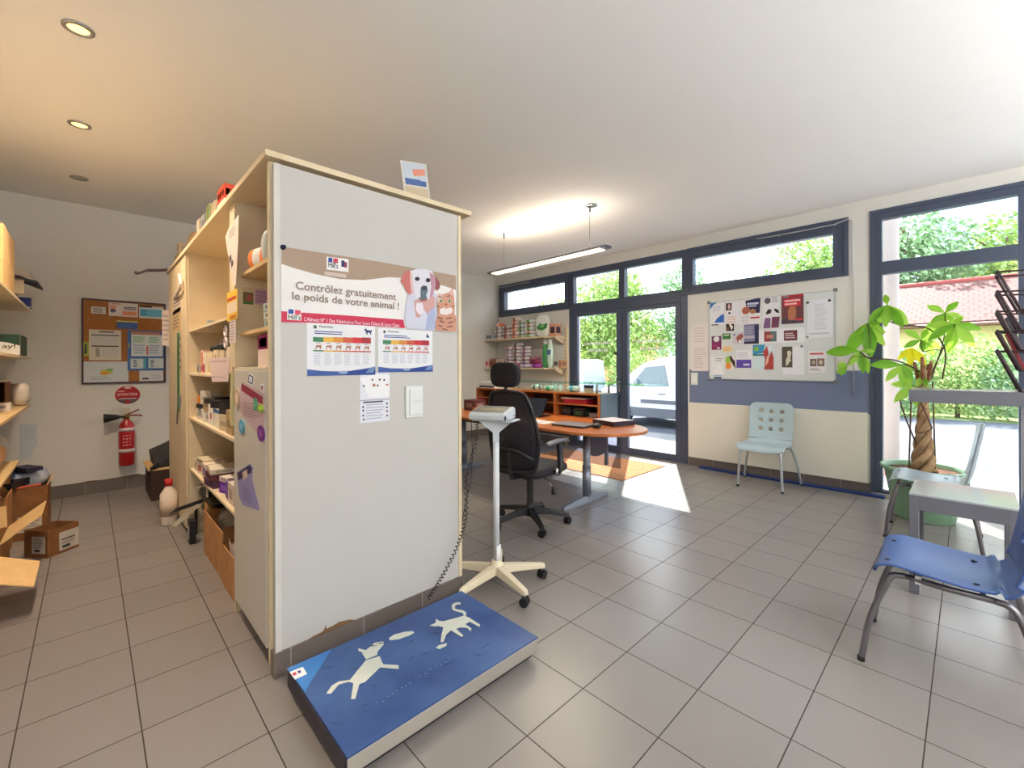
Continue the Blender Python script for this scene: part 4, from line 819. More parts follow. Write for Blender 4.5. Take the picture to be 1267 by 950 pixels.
def halfw(z):
    L_ = [(.50, .15), (.53, .20), (.64, .225), (.76, .235), (.92, .215), (1.06, .18), (1.115, .14), (1.135, .06)]
    for (a, b), (c_, d_) in zip(L_, L_[1:]):
        if a <= z <= c_: return b+(d_-b)*(z-a)/(c_-a)
    return .06
for z in zz: rows.append([bpt(K_*halfw(z)*(k/10*2-1), z) for k in range(11)])
m.loft(rows, MESH, closed=False, caps=False); o = m.build('back_mesh', t); sd_ = o.modifiers.new('solid', 'SOLIDIFY'); sd_.thickness = .003
MB().tube(smooth_path([(-.21, -.235, .60), (-.12, -.29, .66), (0, -.30, .67), (.12, -.29, .66), (.21, -.235, .60)]), .012, BP, 8).pillow((0, -.262, .60), (.24, .03, .13), mat((22, 22, 28), .7), .6).build('lumbar_support', t)
MB().tube(smooth_path([(-.20, -.24, .78), (-.17, -.20, .62), (-.13, -.12, .45)]), .011, BP, 8).tube(smooth_path([(.20, -.24, .78), (.17, -.20, .62), (.13, -.12, .45)]), .011, BP, 8).build('back_bracket', t)
MB().tube([(0, -.31, 1.12), (0, -.31, 1.2)], .014, BP, 8).pillow((0, -.315, 1.262), (.29, .075, .20), BK, .45, 28, 12).build('headrest', t)
for k in (-1, 1):
    m = MB(); m.tube(smooth_path([(k*.25, .02, .46), (k*.285, .03, .50), (k*.275, .05, .60), (k*.265, .05, .705)]), [.03]*3+[.027]*14+[.024]*2, BP, 10)
    m.build('arm_post', t); MB().loft([[(k*.265-w, y, z-.008), (k*.265+w, y, z-.008), (k*.265+w*.8, y, z+.012), (k*.265-w*.8, y, z+.012)] for y, w, z in ((-.12, .02, .705), (-.06, .036, .718), (.06, .040, .722), (.14, .034, .715), (.18, .016, .702))], mat((92, 92, 100), .4)).build('armrest', t, bevel=.004)
    MB().lathe([(.034, -.012), (.034, .012)], CHROME, n=20).build('arm_bolt', t, (k*.272, .02, .475)).rotation_euler = (0, PI/2, 0)

# ================================================================ DESK
t = thing('desk', 'long pear-wood reception desk with rounded end on grey T-feet', 'desk', (0, 0, 0))
DT = .735
pts = [(3.14, 5.0), (3.14, 2.62)]
for k in range(17):
    a = PI+PI*k/16; pts.append((3.57-.43*math.cos(a-PI), 2.50+.0+.47*math.sin(a)))
pts += [(4.0, 2.62), (4.0, 5.0)]
m = MB(); m.prism(pts[::-1] if False else pts, (0, 0, DT-.028), (1, 0, 0), (0, 1, 0), .028, DESKWOOD); m.build('desk_top', t, bevel=.004)
MB().box((3.20, 2.55, DT-.06), (3.9, 4.9, DT-.03), mat((52, 50, 56), .5)).build('under_frame', t)
GM = mat((140, 146, 160), .35, .5)
for y, x in ((2.59, 3.50), (4.55, 3.50)):
    MB().tube([(x, y, .06), (x, y, DT-.05)], [.036, .036], GM, 18).tube([(x, y, .06), (x, y, .36)], .042, GM, 18).build('leg', t)
    rings = []
    for dx, w, z0, z1 in ((-.36, .018, .0, .03), (-.2, .03, .0, .055), (0, .036, .0, .075), (.2, .03, .0, .055), (.33, .018, 0, .03)):
        rings.append([(x+dx, y-w, z0), (x+dx, y-w*.7, z1), (x+dx, y+w*.7, z1), (x+dx, y+w, z0)])
    MB().loft(rings, GM, smooth=False).build('foot', t, bevel=.004)
MB().prism([(0, 0), (0, -.22), (.03, -.275), (.09, -.30), (.15, -.30), (.21, -.275), (.24, -.22), (.24, 0)], (3.65, 2.73, DT-.03), (.83, -.55, 0), (0, 0, 1), .02, mat((86, 78, 92), .6)).build('end_panel', t)
t = thing('counter_front', 'pale translucent counter front panel behind the desk', 'panel', (0, 0, 0))
MB().box((4.335, 2.74, .16), (4.343, 4.9, 1.0), SMOKE).build('glass_panel', t)
MB().box((4.33, 4.9, 0), (4.36, 4.94, 1.0), GM).box((4.30, 2.9, .18), (4.335, 2.93, .73), GM).build('bracket', t)
# pigeonhole unit on the desk, with a grey end panel
t = thing('pigeonhole_unit', 'wooden pigeonhole unit with blue-grey end panel on the desk back edge', 'shelf unit', (3.985, 2.78, DT))
Lh = 2.1; Hh = .285; Dh = .315
MB().box((0, 0, Hh-.02), (Dh, Lh, Hh), DESKWOOD).build('top', t, bevel=.001)
MB().box((0, 0, 0), (Dh, Lh, .015), DESKWOOD).build('bottom', t)
MB().box((Dh-.01, .0, .015), (Dh, Lh, Hh-.02), mat((96, 60, 50), .6)).build('back', t)
for y in (.002, .63, 1.26, Lh-.02): MB().box((0, y, .015), (Dh-.01, y+.02, Hh-.02), DESKWOOD).build('divider', t)
MB().box((.0, .022, .145), (Dh-.012, Lh-.02, .16), DESKWOOD).build('shelf', t)
MB().box((.018, -.012, -.0), (Dh+.03, .0, Hh), mat((112, 130, 148), .45)).build('end_panel', t)
t = thing('glass_shelf', 'long clear glass shelf on small posts above the pigeonhole unit', 'shelf', (3.985, 2.78, DT+Hh))
MB().box((-.02, -.62, .105), (.30, 1.6, .115), TEAL).build('glass_top', t)
for y in (.05, .9, 1.5):
    for x in (.03, .26): MB().lathe([(.012, 0), (.012, .105)], SILVER, (x, y, 0), 12).build('post', t)
# things in and on the desk
dz = DT+.0008
for k, c in enumerate(((190, 30, 56), (206, 40, 66), (180, 26, 50), (214, 196, 196))):
    zz_ = dz+.16+[.0, .016, .032, .0][k] if k < 3 else dz+.208
    tag(MB().box((-.12, -.16, 0), (.12, .16, .014), c).build('folder', None, (4.13, 3.12+.02*k, zz_), .03*k), ['bottom', 'second', 'third'][k]+' red folder of the stack in the upper pigeonhole' if k < 3 else 'pale folder topping the red stack in the upper pigeonhole', 'folder', 'folders in the upper pigeonhole')
carton('desk_organizer', 'black desk organizer in the lower right pigeonhole', 'organizer', 4.10, 3.27, dz+.015, .16, .14, .10, (34, 34, 42), ((.3, .7, .1, .9, (70, 74, 84)),), group='things in the lower pigeonhole')
carton('label_printer', 'black box with green light strip in the lower right pigeonhole', 'printer', 4.09, 3.08, dz+.015, .16, .15, .095, (28, 30, 36), ((.45, .52, .2, .8, (80, 170, 90)), (.25, .32, .2, .8, (80, 150, 90))), group='things in the lower pigeonhole')
carton('paper_stack', 'pale paper stack lying at the back of the lower pigeonhole', 'paper', 4.16, 2.92, dz+.015, .14, .14, .04, (206, 196, 200), (), group='things in the lower pigeonhole')
t = thing('tablet', 'dark tablet leaning in a stand on the desk left of the red folders', 'tablet', (3.82, 3.55, dz), .1)
MB().add([(-.10, -.14, .012), (-.10, .14, .012), (.03, .14, .21), (.03, -.14, .21), (-.09, -.14, .005), (-.09, .14, .005), (.04, .14, .205), (.04, -.14, .205)], [(0, 1, 2, 3), (7, 6, 5, 4), (0, 4, 5, 1), (1, 5, 6, 2), (2, 6, 7, 3), (3, 7, 4, 0)], mat((34, 40, 52), .15)).build('screen', t)
MB().box((-.12, -.12, 0), (.12, .12, .012), BLACK).tube([(.09, 0, .012), (.02, 0, .13)], .008, BLACK, 6).build('stand', t)
t = thing('laptop', 'closed silver laptop lying near the rounded desk end', 'laptop', (3.46, 2.72, dz), .12)
MB().prism(rrect(.25, .37, .02), (0, 0, .003), (1, 0, 0), (0, 1, 0), .012, mat((52, 52, 60), .4)).build('base', t); MB().prism(rrect(.25, .37, .02), (0, 0, .0155), (1, 0, 0), (0, 1, 0), .007, mat((176, 176, 186), .3, .5)).build('lid', t)
t = thing('stapler', 'black tape stapler lying at the right end of the laptop', 'stapler', (3.50, 2.47, dz), .4)
MB().pillow((0, 0, .02), (.10, .08, .04), BLACK, .5).build('body', t); MB().box((-.05, -.012, .03), (.05, .012, .042), GREYPL).build('arm', t, bevel=.002)
t = thing('ring_binder', 'dark binder with white pages lying by the grey end panel', 'binder', (3.83, 2.50, dz), -.25)
MB().box((-.14, -.15, 0), (.14, .15, .004), (66, 40, 52)).box((-.14, -.15, .044), (.14, .15, .048), (216, 210, 214)).box((-.144, -.15, 0), (-.14, .15, .048), (60, 36, 48)).box((-.14, -.154, 0), (.14, -.15, .048), (60, 36, 48)).build('cover', t); MB().box((-.135, -.145, .004), (.13, .145, .042), (232, 230, 232)).build('pages', t); MB().box((-.10, -.1575, .012), (-.03, -.154, .036), (40, 36, 60)).box((.03, -.1575, .012), (.10, -.154, .036), (40, 36, 60)).build('spine_label', t)
for k, (x, y, a) in enumerate(((3.42, 3.15, .1), (3.45, 3.32, -.15), (3.38, 3.25, .4))):
    tag(MB().box((-.105, -.15, 0), (.105, .15, .003), (228, 222, 218)).build('paper_sheet', None, (x, y, dz+.0005+.0035*k), a), ['lowest', 'middle', 'topmost'][k]+' white paper of the three lying on the desk by the chair arm', 'paper', 'papers on the desk')
# office machine and clutter at the far desk end
t = thing('printer', 'white office printer on the pigeonhole unit left of the pole stand', 'printer', (4.12, 4.62, dz+Hh))
MB().box((-.16, -.17, 0), (.15, .17, .085), mat((222, 222, 220), .4)).box((-.165, -.15, .015), (-.16, .15, .035), BLACK).build('housing', t, bevel=.008)
MB().add([(.06, -.13, .085), (.06, .13, .085), (.13, .12, .20), (.13, -.12, .20), (.07, -.13, .085), (.07, .13, .085), (.14, .12, .20), (.14, -.12, .20)], [(0, 1, 2, 3), (7, 6, 5, 4), (0, 4, 5, 1), (1, 5, 6, 2), (2, 6, 7, 3), (3, 7, 4, 0)], mat((236, 236, 232), .5)).build('paper_tray', t)
carton('telephone_base', 'black device in the left pigeonhole behind the pole stand', 'device', 4.08, 4.45, dz+.161, .16, .2, .10, (30, 28, 34), (), group=None)
carton('storage_box', 'dark red box at the far end of the desk behind the display stand', 'box', 3.75, 4.62, dz, .2, .22, .14, (96, 48, 52), ((.3, .7, .2, .8, (150, 120, 110)),))
carton('storage_box', 'orange-brown box on the desk behind the stand pole', 'box', 3.62, 4.30, dz, .16, .22, .06, (196, 122, 70), ())
# items on the pigeonhole top below the glass shelf
zt = DT+Hh+.0008
for q in ((3.25, .10, .16, .07, (232, 236, 238), (110, 190, 214), 'white and light blue pack under the glass shelf'), (3.62, .10, .16, .06, (214, 234, 226), (90, 180, 140), 'white and green pack under the glass shelf'), (3.85, .10, .14, .07, (226, 230, 230), (120, 130, 140), 'white and grey pack under the glass shelf left of the green one')):
    pouch('product_pack', q[6], 'pack', 4.14, q[0], zt, q[1], q[2], q[3], q[4], 0, 'packs under the glass shelf', band=q[5])
carton('product_box', 'small beige box with dark blue lid band under the glass shelf', 'box', 4.14, 3.03, zt, .06, .09, .085, (206, 196, 180), ((.6, 1, 0, 1, (40, 44, 90)),))
for k, (y, c) in enumerate(((3.50, (196, 226, 222)), (3.42, (216, 234, 234)))): bottle('bottle', ['left', 'right'][k]+' pale green plastic bottle under the glass shelf behind the headrest', 'bottle', 4.10, y, zt, .025, .095, c, (120, 190, 170), 'bottles under the glass shelf')
# door mat
tag(MB().box((4.43, 2.77, 0), (5.45, 4.45, .008), two_tone('coir_mat', (176, 116, 74), (198, 138, 92), scale=40, rough=.95, bump=.4)).build('door_mat'), 'orange-brown coir door mat inside the glazed doors', 'mat')

# ================================================================ PENDANT LAMP
LX = 3.83
t = thing('pendant_lamp', 'long dark linear pendant lamp hung on two wires above the desk', 'lamp', (LX, 0, 0))
DKM = mat((70, 74, 96), .35, .3)
LZ = 2.545; y0, y1 = 2.58, 4.36
rings = [[(x*q, y, LZ+z*q) for x, z in ((-.085, .0), (-.06, .018), (0, .026), (.06, .018), (.085, 0), (.06, -.006), (-.06, -.006))] for y, q in ((y0-.05, .3), (y0-.02, .85), (y0+.03, 1), (y1-.03, 1), (y1+.02, .85), (y1+.05, .3))]
MB().loft(rings, DKM, smooth=False).build('housing', t)
TUB = mat((255, 236, 196), .4, emit=3.2)
for dx in (-.03, .03): MB().box((dx-.02, y0+.05, LZ-.016), (dx+.02, y1-.05, LZ-.0065), TUB).build('tube', t)
MB().box((-.004, y0+.05, LZ-.018), (.004, y1-.05, LZ-.0065), DKM).build('louvre', t)
MB().lathe([(.06, H-.012), (.06, H)], CHROME, (-.0, 2.76, 0), 20).build('canopy', t)
for y in (2.78, 4.12): MB().tube([(0, y, H-.001), (0, y, H-.07)], .009, DKM, 8).tube(smooth_path([(0, y, H-.07), (.006, y+.01, H-.2), (-.006, y, H-.33), (0, y, LZ+.02)]), .0028 if y < 3 else .0012, mat((90, 90, 96), .5), 6).build('wire', t)
l = area('fill_or_pendant_light', (LX, 3.47, LZ-.03), .12, 26, (1, .88, .68), sy=1.6); 
l = area('fill_or_pendant_uplight', (LX, 3.47, LZ+.05), .10, 8, (1, .85, .66), sy=1.5, direction=(0, 0, 1))

# ceiling spots
for k, (px, py, lit) in enumerate(((97, 35, 1), (98.5, 154, 1), (98, 220, 0))):
    p = hitZ(px, py, H); t = thing('ceiling_spot', ['lit recessed spot nearest the camera over the left aisle', 'lit recessed spot, middle of the three over the left aisle', 'unlit recessed spot nearest the far wall'][k], 'spotlight', (p.x, p.y, H), group='recessed ceiling spots')
    MB().lathe([(.062, 0), (.062, -.006), (.045, -.010), (.042, 0)], SILVER, n=28).build('trim_ring', t)
    MB().lathe([(.0, -.003), (.042, -.003), (.042, 0)], mat((255, 200, 110), .4, emit=3) if lit else mat((190, 186, 176), .3), n=28).build('bulb', t)
    if lit:
        for _ in (0,):
            q = bpy.data.lights.new('spot_light', 'SPOT'); q.energy = 95; q.color = (1, .78, .56); q.spot_size = math.radians(125); q.spot_blend = .8; q.shadow_soft_size = .05
            oo = bpy.data.objects.new('spot_light', q); COL.objects.link(oo); oo.location = (p.x, p.y, H-.03)
# added fill spots over the aisle, unseen behind the camera
for y in (.4, -1.0):
    q = bpy.data.lights.new('spot_light', 'SPOT'); q.energy = 10; q.color = (1, .80, .60); q.spot_size = math.radians(125); q.spot_blend = .8; q.shadow_soft_size = .05
    oo = bpy.data.objects.new('spot_light', q); COL.objects.link(oo); oo.location = (-.3, y, H-.03)
# ================================================================ FAR WALL
def onB(x0, y0, x1, y1, base, d=0, **k): return sheetY(x0, y0, x1, y1, YW-d, base, **k)
a, b = hitY(100.5, 368.5, YW), hitY(205, 473, YW)
BW, BH = b.x-a.x, a.z-b.z
t = thing('cork_board', 'cork board in a thin dark purple frame on the far wall', 'board', (a.x, YW, b.z))
MB().box((.01, -.012, .01), (BW-.01, 0, BH-.01), two_tone('cork', (158, 100, 52), (174, 116, 66), scale=50, rough=.95)).build('cork', t)
FRM = mat((58, 36, 56), .5)
MB().box((0, -.02, 0), (BW, 0, .016), FRM).box((0, -.02, BH-.016), (BW, 0, BH), FRM).box((0, -.02, .016), (.016, 0, BH-.016), FRM).box((BW-.016, -.02, .016), (BW, 0, BH-.016), FRM).build('board_frame', t)
Gc = 'papers pinned on the cork board'
def cb(x0, y0, x1, y1, base, d=.0125):
    u = lambda x, y: (a.x+BW*(x-75)/(872-75), b.z+BH*(1-(y-(62+(x-75)*.085))/(865-62-(x-75)*.085)))
    (xa, za), (xb, zb) = u(x0, y0), u(x1, y1)
    return Sheet((xa, YW-d, zb), (1, 0, 0), (0, 0, 1), xb-xa, za-zb, base)
s = cb(160, 142, 290, 216, (214, 206, 196)); s.lines(.15, .15, .9, .85, 4, (120, 110, 110), .5); s.build('note', 'small white note at the upper left of the cork board', 'paper', Gc)
s = cb(318, 103, 592, 250, (226, 216, 208)); s.rect(.45, .1, .95, .4, (226, 140, 100)); s.rect(.03, .55, .25, .8, (222, 150, 120)); s.ell(.14, .4, .1, .15, (110, 90, 100)); s.lines(.5, .5, .95, .75, 2, (90, 90, 100), .6); s.lines(.1, .85, .45, .95, 1, (200, 120, 90), .6); s.build('flyer', 'white flyer with orange blocks at the top of the cork board', 'flyer', Gc)
s = cb(605, 142, 858, 272, (222, 224, 216)); s.rect(.04, .15, .92, .75, (76, 160, 196)); s.rect(.3, .2, .9, .7, (110, 186, 210)); s.rect(0, .9, .5, 1.05, (40, 34, 40)); s.rect(.3, .75, .95, .9, (226, 228, 224)); s.build('flyer', 'blue banded flyer at the upper right of the cork board', 'flyer', Gc)
s = cb(392, 275, 588, 362, (60, 92, 160)); s.rect(0, .82, 1, 1, (214, 206, 110)); s.lines(.1, .1, .9, .7, 3, (90, 120, 190), .5); s.build('flyer', 'small dark blue flyer with yellow edge in the middle of the cork board', 'flyer', Gc)
s = cb(92, 470, 148, 602, (176, 180, 70)); s.poly([(.1, .1), (.6, .2), (.5, .9), (.2, .8)], (60, 80, 50)); s.build('card', 'green and yellow card at the left edge of the cork board', 'card', Gc)
s = cb(92, 652, 500, 850, (206, 212, 216), .0128); s.ell(.5, .5, .14, .12, (190, 190, 90)); s.ell(.45, .42, .1, .08, (220, 150, 60)); s.ell(.58, .6, .08, .06, (120, 180, 110)); s.lines(.15, .1, .7, .3, 2, (160, 170, 180)); s.build('map_sheet', 'wide white map sheet along the bottom left of the cork board', 'paper', Gc)
s = cb(140, 355, 432, 648, (216, 208, 190), .0140); s.rect(.08, .80, .92, .84, (90, 100, 116)); s.rect(.08, .44, .92, .48, (50, 50, 50)); s.lines(.3, .9, .95, .97, 1, (90, 80, 80), .6); s.rect(.08, .5, .92, .78, (206, 204, 196)); s.lines(.2, .1, .35, .4, 6, (60, 56, 60), .5); s.rect(.38, .08, .92, .40, (204, 200, 190)); s.build('timetable', 'cream timetable sheet with two dark bars on the left of the cork board', 'paper', Gc)
s = cb(605, 745, 845, 848, (214, 214, 216), .0128); s.text('2022' if False else 'xxxx', .12, .12, .38, .3, (50, 50, 60)) if False else s.rect(.12, .14, .38, .3, (60, 60, 70)); s.lines(.5, .1, .95, .6, 3, (180, 180, 188)); s.build('note', 'white note below the blue planner at the bottom right of the cork board', 'paper', Gc)
s = cb(490, 368, 855, 752, (70, 112, 172), .0140); s.rect(.1, .36, .96, .90, (216, 222, 222)); s.rect(.1, .9, .9, .97, (190, 130, 100)); s.lines(.14, .7, .5, .86, 4, (130, 190, 130), .5); s.lines(.58, .7, .92, .86, 4, (120, 180, 120), .5); s.lines(.16, .42, .5, .66, 4, (150, 170, 200), .4); s.lines(.58, .42, .92, .66, 4, (150, 160, 190), .4); s.rect(.5, .4, .56, .62, (216, 130, 140)); s.rect(.08, .05, .48, .30, (206, 216, 216)); s.rect(.56, .06, .98, .31, (206, 216, 216)); s.lines(.16, .08, .26, .28, 4, (70, 80, 110), .5); s.lines(.62, .08, .72, .28, 4, (70, 80, 110), .5); s.rect(.42, .05, .5, .3, (90, 170, 190)); s.rect(.02, .55, .06, .68, (170, 180, 80)); s.build('planner', 'blue wall planner with calendar tables on the right of the cork board', 'planner', Gc)
# extinguisher and its round sign
p = hitY(158, 488.5, YW); q0, q1 = hitY(141.5, 488, YW), hitY(174.5, 488, YW); rx = (q1.x-q0.x)/2; rz_ = (hitY(158, 476.8, YW).z-hitY(158, 500.2, YW).z)/2
s = Sheet((p.x-rx, YW-.0005, p.z-rz_), (1, 0, 0), (0, 0, 1), 2*rx, 2*rz_, (226, 214, 204), th=.004, outline=ell(.5, .5, .5, .5, 36)); s.poly(ell(.5, .5, .475, .475, 36), (176, 26, 36))
s.poly([(.5+.475*math.cos(a_), .5+.475*math.sin(a_)) for a_ in [PI+.45+(PI-.9)*k/16 for k in range(17)]], (84, 72, 76)); s.rect(.17, .28, .83, .33, (206, 190, 186))
s.text('EXTINCTEUR', .12, .46, .88, .60, (236, 206, 200)); s.ell(.5, .89, .13, .06, (226, 200, 196)); s.lines(.12, .66, .4, .74, 1, (226, 160, 156), .6); s.ell(.5, .12, .12, .09, (170, 24, 34))
s.build('extinguisher_sign', 'round red EXTINCTEUR sign on the far wall above the extinguisher', 'sign')
e = hitY(157, 575, YW-.09); zt_ = hitY(157, 521, YW-.09).z; r = .068; h = zt_-e.z
t = thing('fire_extinguisher', 'red fire extinguisher with black horn hung on the far wall', 'fire extinguisher', (e.x, YW-.09, e.z))
RED = mat((176, 22, 34), .3, coat=.3)
MB().lathe([(r*.9, 0), (r, .015), (r, h*.86), (r*.82, h*.95), (r*.4, h*1.03), (.02, h*1.07)], RED, n=32).build('cylinder', t)
MB().lathe([(r*1.01, h*.78), (r*1.01, h*.86)], mat((222, 206, 206), .4), n=32).lathe([(r*1.01, h*.30), (r*1.01, h*.38)], mat((214, 206, 204), .4), n=32).build('label_band', t)
m = MB(); 
for k in range(4):
    for j in range(3): aa = -PI/2-.5+.34*j; m.lathe([], RED) if False else m.box((-r*1.012*math.cos(aa+PI/2+.0)*0+(-.035+.025*j), -r*1.0-.0008+.0035*abs(j-1), h*(.46+.07*k)), (-.035+.025*j+.018-.004*(k % 2), -r*.9, h*(.46+.07*k)+.012), mat((214, 150, 150), .5))
m.build('print', t)
MB().lathe([(.024, h*1.05), (.024, h*1.13), (.016, h*1.16)], mat((150, 120, 60), .3, .8), n=14).build('valve', t)
MB().tube([(0, 0, h*1.13), (.06, -.01, h*1.13), (.12, -.02, h*1.12), (.125, -.02, h*1.10)], .008, mat((130, 20, 30), .4), 8).tube([(0, 0, h*1.15), (.05, -.01, h*1.2), (.10, -.02, h*1.26)], .007, mat((130, 20, 30), .4), 8).build('handle', t)
MB().tube([(0, 0, h*1.10), (-.05, -.01, h*1.11), (-.08, -.01, h*1.11)], .012, BLACK, 10).tube([(-.06, -.01, h*1.11), (-.09, -.01, h*1.11), (-.17, -.02, h*1.10), (-.185, -.02, h*1.10)], [.018, .028, .046, .047], BLACK, 16).build('horn', t)
MB().box((-.03, .06, h*1.0), (.03, .09, h*1.28), mat((196, 190, 170), .5)).box((-.01, .0, h*1.1), (.01, .07, h*1.14), GREYPL).build('wall_bracket', t)
# sheet of paper on the far wall by the left shelves
s = onB(24, 524, 46, 566, (200, 206, 212), d=.0006, outline=[(0, 0), (.55, 0), (1, .4), (1, 1), (0, .97)]); s.lines(.3, .5, .9, .9, 7, (180, 186, 196)); s.build('paper_sheet', 'pale gridded sheet on the far wall behind the left shelves', 'paper')
m = MB(); m.add([(x, YW-.0131, z) for x, z in [(-.30, .128), (-.1, .131), (.0, .14), (.1, .131), (.25, .138), (.4, .145), (.42, .131), (.42, .126), (-.3, .124)]], [tuple(range(9))], mat((120, 100, 70), .9)); tag(m.build('chipped_patch'), 'thin dirty plaster crumbs along the top of the far skirting', 'damage')

# ================================================================ LEFT SHELVES
SX = -.385
t = thing('aisle_shelving', 'cream wall shelves along the left wall of the aisle', 'shelving', (0, 0, 0))
LS = [1.862, 1.43, 1.0, .59]
for k, z in enumerate(LS):
    MB().box((X0, 2.6, z-.02), (SX-(.0 if k != 3 else .02), [5.95, 6.05, 5.9, 5.3][k], z), CREAM if k in (0, 1) else BEECH).build('shelf', t, bevel=.0015)
for y in (3.4, 4.6, 5.7):
    MB().box((X0, y, .2), (X0+.025, y+.03, 2.3), WHITE).build('upright', t)
    for z in LS[:3] if y > 5.5 else LS: MB().prism([(0, -.02), (0, -.09), (.38, -.03), (.38, -.02)], (X0+.025, y+.01, z), (1, 0, 0), (0, 0, 1), .006, WHITE).build('bracket', t)
z = LS[0]+.0008
carton('cardboard_box', 'upright cream cardboard box on the top left shelf, lower of the pair', 'cardboard box', -.58, 5.0, z, .30, .64, .24, CARD_L, (), group='cream boxes on the top left shelf')
carton('cardboard_box', 'cream cardboard box stacked on the other on the top left shelf', 'cardboard box', -.58, 5.01, z+.242, .30, .64, .24, CARD_L, (), group='cream boxes on the top left shelf')
s = Sheet((-.50, 5.60, z+.10), (1, .1, -.05), (0, .1, 1), .10, .20, (206, 190, 160), th=.02); s.build('paper_bag', 'narrow beige bag standing behind the blue box on the top left shelf', 'bag')
m = MB(); m.loft([[(-.52, 5.55, .24), (-.32, 5.60, .20), (-.30, 5.85, .17), (-.5, 5.80, .25)], [(-.52, 5.55, .26), (-.32, 5.60, .22), (-.30, 5.85, .19), (-.5, 5.80, .27)]], mat((40, 40, 50), .5), smooth=False); m.loft([[(-.54, 5.53, .262), (-.35, 5.57, .234), (-.34, 5.80, .26), (-.52, 5.75, .30)], [(-.54, 5.53, .33), (-.38, 5.57, .30), (-.36, 5.78, .30), (-.52, 5.75, .36)]], mat((176, 168, 162), .8), smooth=False); m.box((-.47, 5.62, 0), (-.44, 5.68, .23), (206, 200, 190))
tag(m.build('document_tray', None, (0, 0, z)), 'black and grey tray with papers leaning out over the top left shelf end', 'tray')
carton('product_box', 'small dark blue box with white edge at the end of the top left shelf', 'box', -.44, 5.85, z, .13, .10, .10, (34, 44, 130), ((0, .1, 0, 1, (220, 220, 226)), (.9, 1, 0, 1, (220, 220, 226))))
z = LS[1]+.0008
m = MB(); m.box((-.44, 4.5, 0), (-.40, 5.75, .155), (206, 202, 196)); 
s = Sheet((-.7, 5.05, z), (1, 0, 0), (0, 0, 1), .32, .155, (210, 208, 202), th=.02); s.poly([(0, 1), (0, .72), (.5, .68), (.8, .6), (1, .45), (1, 1)], (24, 62, 44)); s.ell(.45, .9, .12, .06, (60, 110, 70)); s.text('ay!', .72, .26, .93, .52, (50, 50, 54))
s.mb.box((0, .02, 0), (.32, .50, .155), (30, 60, 46)); s.build('product_box', 'green and white box on the second left shelf', 'box')
z = LS[2]+.0008
t2 = thing('wooden_crate', 'brown open crate lying on its side on the third left shelf', 'crate', (-.58, 5.35, z))
BR = mat((132, 84, 58), .8)
MB().box((-.3, 0, 0), (.1, .3, .01), BR).box((-.3, 0, .215), (.1, .3, .225), mat((206, 190, 176), .6)).box((.09, 0, .01), (.10, .3, .215), BR).box((-.3, 0, .01), (-.29, .3, .215), BR).box((-.29, .29, .01), (.09, .3, .215), mat((100, 62, 44), .8)).build('crate_body', t2)
for q in ((-.70, 5.06, .09, .10, .16, (214, 206, 190), 'white box with olive spine at the left of the third shelf'), (-.56, 5.10, .07, .09, .13, (206, 196, 200), 'pale box with grey label in front of the crate'), (-.50, 5.20, .12, .10, .06, (222, 214, 204), 'low white box in front of the crate')):
    carton('product_box', q[6], 'box', q[0], q[1], z, q[2], q[3], q[4], q[5], ((.3, .7, .2, .8, (150, 146, 140)),), group='small boxes on the third left shelf')
m = MB(); m.pillow((0, 0, .10), (.12, .18, .20), mat((222, 212, 198), .4), .7); m.tube([(-.05, -.02, .19), (.0, -.03, .15), (.05, -.02, .06)], .012, (196, 156, 110), 6); tag(m.build('plastic_jug', None, (-.43, 5.72, z)), 'white plastic jug at the end of the third left shelf', 'jug')
z = LS[3]+.0008
PLB = mat((206, 200, 192), .3, noise=.15, scale=10)
for k, (x, y, sx, sy, sz, c, lb) in enumerate(((-.56, 5.08, .22, .3, .25, (206, 204, 200), 'pale plastic bag with orange side at the end of the lowest left shelf'), (-.62, 4.8, .2, .22, .15, (190, 186, 184), 'grey plastic bag in front of the pale one on the lowest left shelf'), (-.50, 4.84, .08, .1, .1, (214, 190, 150), 'small beige bag on the lowest left shelf'))):
    m = MB(); m.pillow((0, 0, sz/2), (sx, sy, sz), mat(c, .35, noise=.15, scale=12), .75, jit=.05, n=24, k=14)
    if k == 0: m.pillow((.04, -.08, sz*.4), (.14, .15, sz*.6), mat((222, 174, 126), .6), .6); m.pillow((.0, -.02, sz*1.02), (.06, .05, .05), mat((232, 232, 232), .4), .8)
    tag(m.build('plastic_bag', None, (x, y, z)), lb, 'bag', 'bags on the lowest left shelf')
# cartons on the floor on the left
open_box('cardboard_box', 'large open carton full of blue packs against the far end on the left', -.50, 5.28, .52, .44, .40, CARD_D, mat((214, 180, 150), .8), (('+x', .05, .5),))
BL = two_tone('blue_plastic', (120, 140, 176), (186, 194, 206), scale=9, rough=.3)
m = MB(); m.pillow((0, 0, .06), (.28, .28, .16), BL, .7, jit=.06, n=26, k=14); tag(m.build('plastic_bag', None, (-.38, 5.32, .37)), 'crumpled blue and clear plastic in the large open carton on the left', 'bag')
m = MB().box((-.05, -.10, 0), (.05, .10, .03), (34, 34, 60)); tag(m.build('packet', None, (-.36, 5.22, .512), .5), 'dark blue packet lying on top of the blue plastic in the carton', 'packet')
m = MB().box((-.09, -.12, 0), (.09, .12, .05), (28, 28, 36)).box((-.1, .1, .02), (.1, .13, .06), (222, 216, 210)); tag(m.build('packet', None, (-.46, 5.14, .41), -.4), 'black packet with white edge at the front of the open carton', 'packet')
tag(MB().box((-.2, -.015, 0), (.2, .015, .012), (196, 90, 60)).build('cardboard_strip', None, (-.47, 5.05, .403), .25), 'red-edged cardboard strip across the front of the open carton', 'cardboard')
